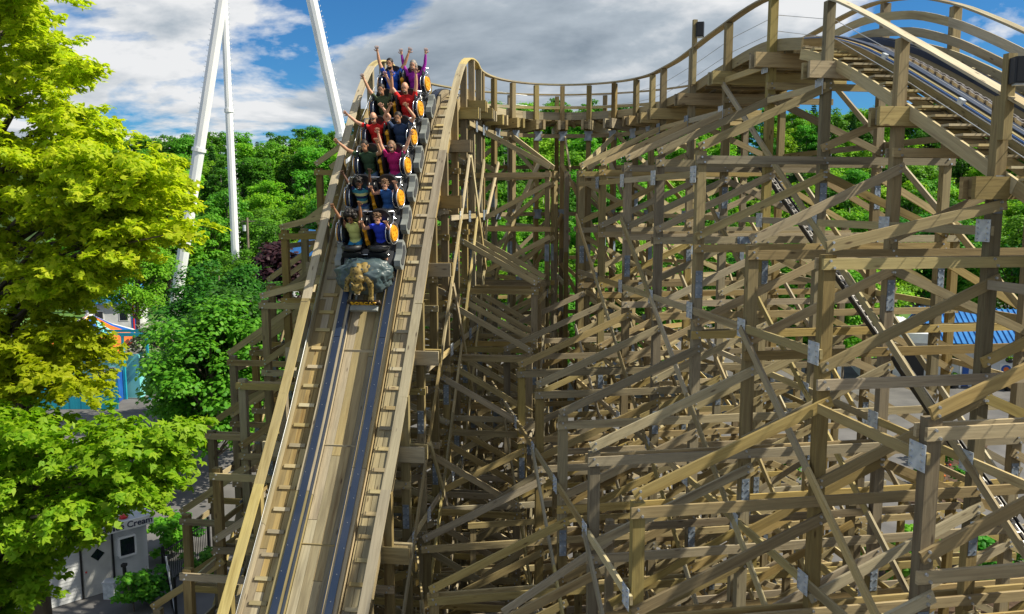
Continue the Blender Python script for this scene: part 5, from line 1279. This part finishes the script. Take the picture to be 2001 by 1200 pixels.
    if hairstyle != 'bald':
        hx, hy, hz = (.086*hr, .107*hr, .112*hr)
        h.ell(hc+V((0, .024, .036)), (hx, hy*.92, hz*.88), nu=14, nv=10)
        if hairstyle == 'afro':
            for q in range(46):
                d = V((rs_.gauss(0, 1), rs_.gauss(.35, .8), rs_.gauss(.5, .8))).normalized(); h.ell(hc+V((0, .05, .06))+V((d.x*.12, d.y*.11, d.z*.10)), (.05, .05, .05), nu=7, nv=5)
        elif hairstyle == 'tousled':
            for q in range(34):
                d = V((rs_.gauss(0, 1), rs_.gauss(.15, .8), rs_.gauss(.8, .6))).normalized(); b = hc+V((0, .02, .03)); h.tube([b+V((d.x*hx*.8, d.y*hy*.8, d.z*hz*.8)), b+V((d.x*hx*1.25, d.y*hy*1.2, d.z*hz*1.2))+V((rs_.uniform(-.03, .03), -.015, .01))], [.03, .006], 5)
        elif hairstyle == 'curly':
            for q in range(34):
                d = V((rs_.gauss(0, 1), rs_.gauss(.35, .8), rs_.gauss(.7, .7))).normalized(); h.ell(hc+V((0, .03, .04))+V((d.x*hx, d.y*hy, d.z*hz)), (.033, .033, .033), nu=7, nv=5)
        elif hairstyle == 'bob':
            for sg in (-1, 1): h.ell(hc+V((sg*.07, .03, -.03)), (.032, .07, .09), nu=8, nv=6)
            h.ell(hc+V((0, .075, -.02)), (.07, .05, .09), nu=8, nv=6)
        # cut the face free
        hv = h.mesh('hair', [HAIR[hair]], True); bm = bmesh.new(); bm.from_mesh(hv)
        kill = [f for f in bm.faces if f.calc_center_median().y < hc.y-.035*hr and f.calc_center_median().z < hc.z+.075*hr]
        bmesh.ops.delete(bm, geom=kill, context='FACES'); bm.to_mesh(hv); bm.free(); q = bpy.data.objects.new('hair', hv); COL.objects.link(q); q.parent = o
    f = MB()
    if shades:
        for sg in (-1, 1): f.ell(hc+V((sg*.034*hr, -.094*hr, .014)), (.03*hr, .014, .021*hr), nu=10, nv=6)
        f.tube([hc+V((-.085*hr, 0, .02)), hc+V((-.06*hr, -.085*hr, .022)), hc+V((.06*hr, -.085*hr, .022)), hc+V((.085*hr, 0, .02))], .007, 5)
    else:
        for sg in (-1, 1): f.ell(hc+V((sg*.03*hr, -.088*hr, .016)), (.014, .01, .009), nu=8, nv=6); f.tube([hc+V((sg*.015, -.094*hr, .036*hr)), hc+V((sg*.046*hr, -.084*hr, .038*hr))], .006, 5)
    q = sub('sunglasses' if shades else 'eyes', f, [RUBBER], o)
    f = MB(); f.ell(hc+V((0, -.092*hr, -.062*hr)), (.024*hr, .012, .017 if mouth else .007), nu=10, nv=6); sub('mouth', f, [mat('mouth_red', (.12, .02, .02), .5)], o)
    if mouth: f = MB(); f.ell(hc+V((0, -.099*hr, -.054*hr)), (.017*hr, .008, .006), nu=8, nv=6); sub('teeth', f, [SHOE], o)
    if beard:
        f = MB(); f.ell(hc+V((0, -.048*hr, -.075*hr)), (.062*hr, .057*hr, .052*hr), nu=12, nv=8); hv = f.mesh('beard', [HAIR[hair if hairstyle != 'bald' else 'brown']], True); bm = bmesh.new(); bm.from_mesh(hv); bmesh.ops.delete(bm, geom=[g for g in bm.faces if g.calc_center_median().z > hc.z-.06*hr], context='FACES'); bm.to_mesh(hv); bm.free(); q = bpy.data.objects.new('beard', hv); COL.objects.link(q); q.parent = o
    return o
UPR = ((.35, .25, .9), (.12, .2, 1)); HIGH = ((.2, .25, .95), (.05, .25, 1)); WIDE = ((.9, .1, .4), (.75, .15, .65)); BENT = ((.55, -.45, .35), (-.1, -.1, .95)); FACE = ((.45, -.7, .25), (-.05, -.35, .9)); OVER = ((.6, .25, .75), (-.55, .2, .8)); VEE = ((.55, .25, .8), (.4, .25, .9))
rider(rows[0], -1, .84, 'girl in pale yellow vest and teal leggings, both arms high, front row', 'brown', 'lemon', 'teal', 'black', (VEE, HIGH), sleeve='none', hairstyle='afro')
rider(rows[0], 1, .82, 'boy in royal blue shirt and black shorts, hands before his face, front row', 'fair', 'royal', 'black', 'brown', (FACE, FACE), short_pants=True, hairstyle='tousled')
rider(rows[1], -1, .80, 'boy in striped navy and yellow shirt with fists raised, second row', 'dark', 'stripes', 'denim', 'black', (VEE, UPR), hairstyle='curly')
rider(rows[1], 1, .76, 'small boy in blue sleeveless top with bent arms, second row', 'fair', 'sky', 'denim', 'auburn', (FACE, BENT), sleeve='none', short_pants=True, hairstyle='tousled')
rider(rows[2], -1, 1.0, 'man in dark green and blue shirt reaching one arm far out', 'tan', 'forest', 'denim', 'dark', (WIDE, BENT), tilt=-.03, hairstyle='short', mouth=False)
rider(rows[2], 1, .97, 'woman in magenta shirt and sunglasses with arms thrown wide', 'fair', 'magenta', 'denim', 'auburn', (UPR, VEE), sleeve='short', hairstyle='bob', shades=True)
rider(rows[3], -1, 1.0, 'bald man in red shirt and sunglasses, arms spread upward', 'fair', 'red', 'grey', 'grey', (WIDE, OVER), hairstyle='bald', shades=True)
rider(rows[3], 1, 1.0, 'man in navy shirt holding both fists above his head', 'tan', 'navy', 'denim', 'dark', (OVER, OVER), hairstyle='short')
rider(rows[4], -1, 1.0, 'man in olive green shirt with both hands straight up', 'tan', 'olive', 'khaki', 'dark', (VEE, HIGH), hairstyle='short')
rider(rows[4], 1, 1.04, 'broad man in bright red shirt with receding hair and arms up', 'fair', 'red', 'grey', 'brown', (VEE, HIGH), hairstyle='bald', beard=True, girth=1.14)
rider(rows[5], -1, 1.04, 'dark bearded man in bright blue shirt, arms up, last row', 'tan', 'cobalt', 'grey', 'black', (UPR, VEE), hairstyle='short', beard=True, girth=1.06)
rider(rows[5], 1, .97, 'woman in purple long sleeved top with both arms up, last row', 'fair', 'purple', 'denim', 'grey', (UPR, UPR), sleeve='long', hairstyle='bob')
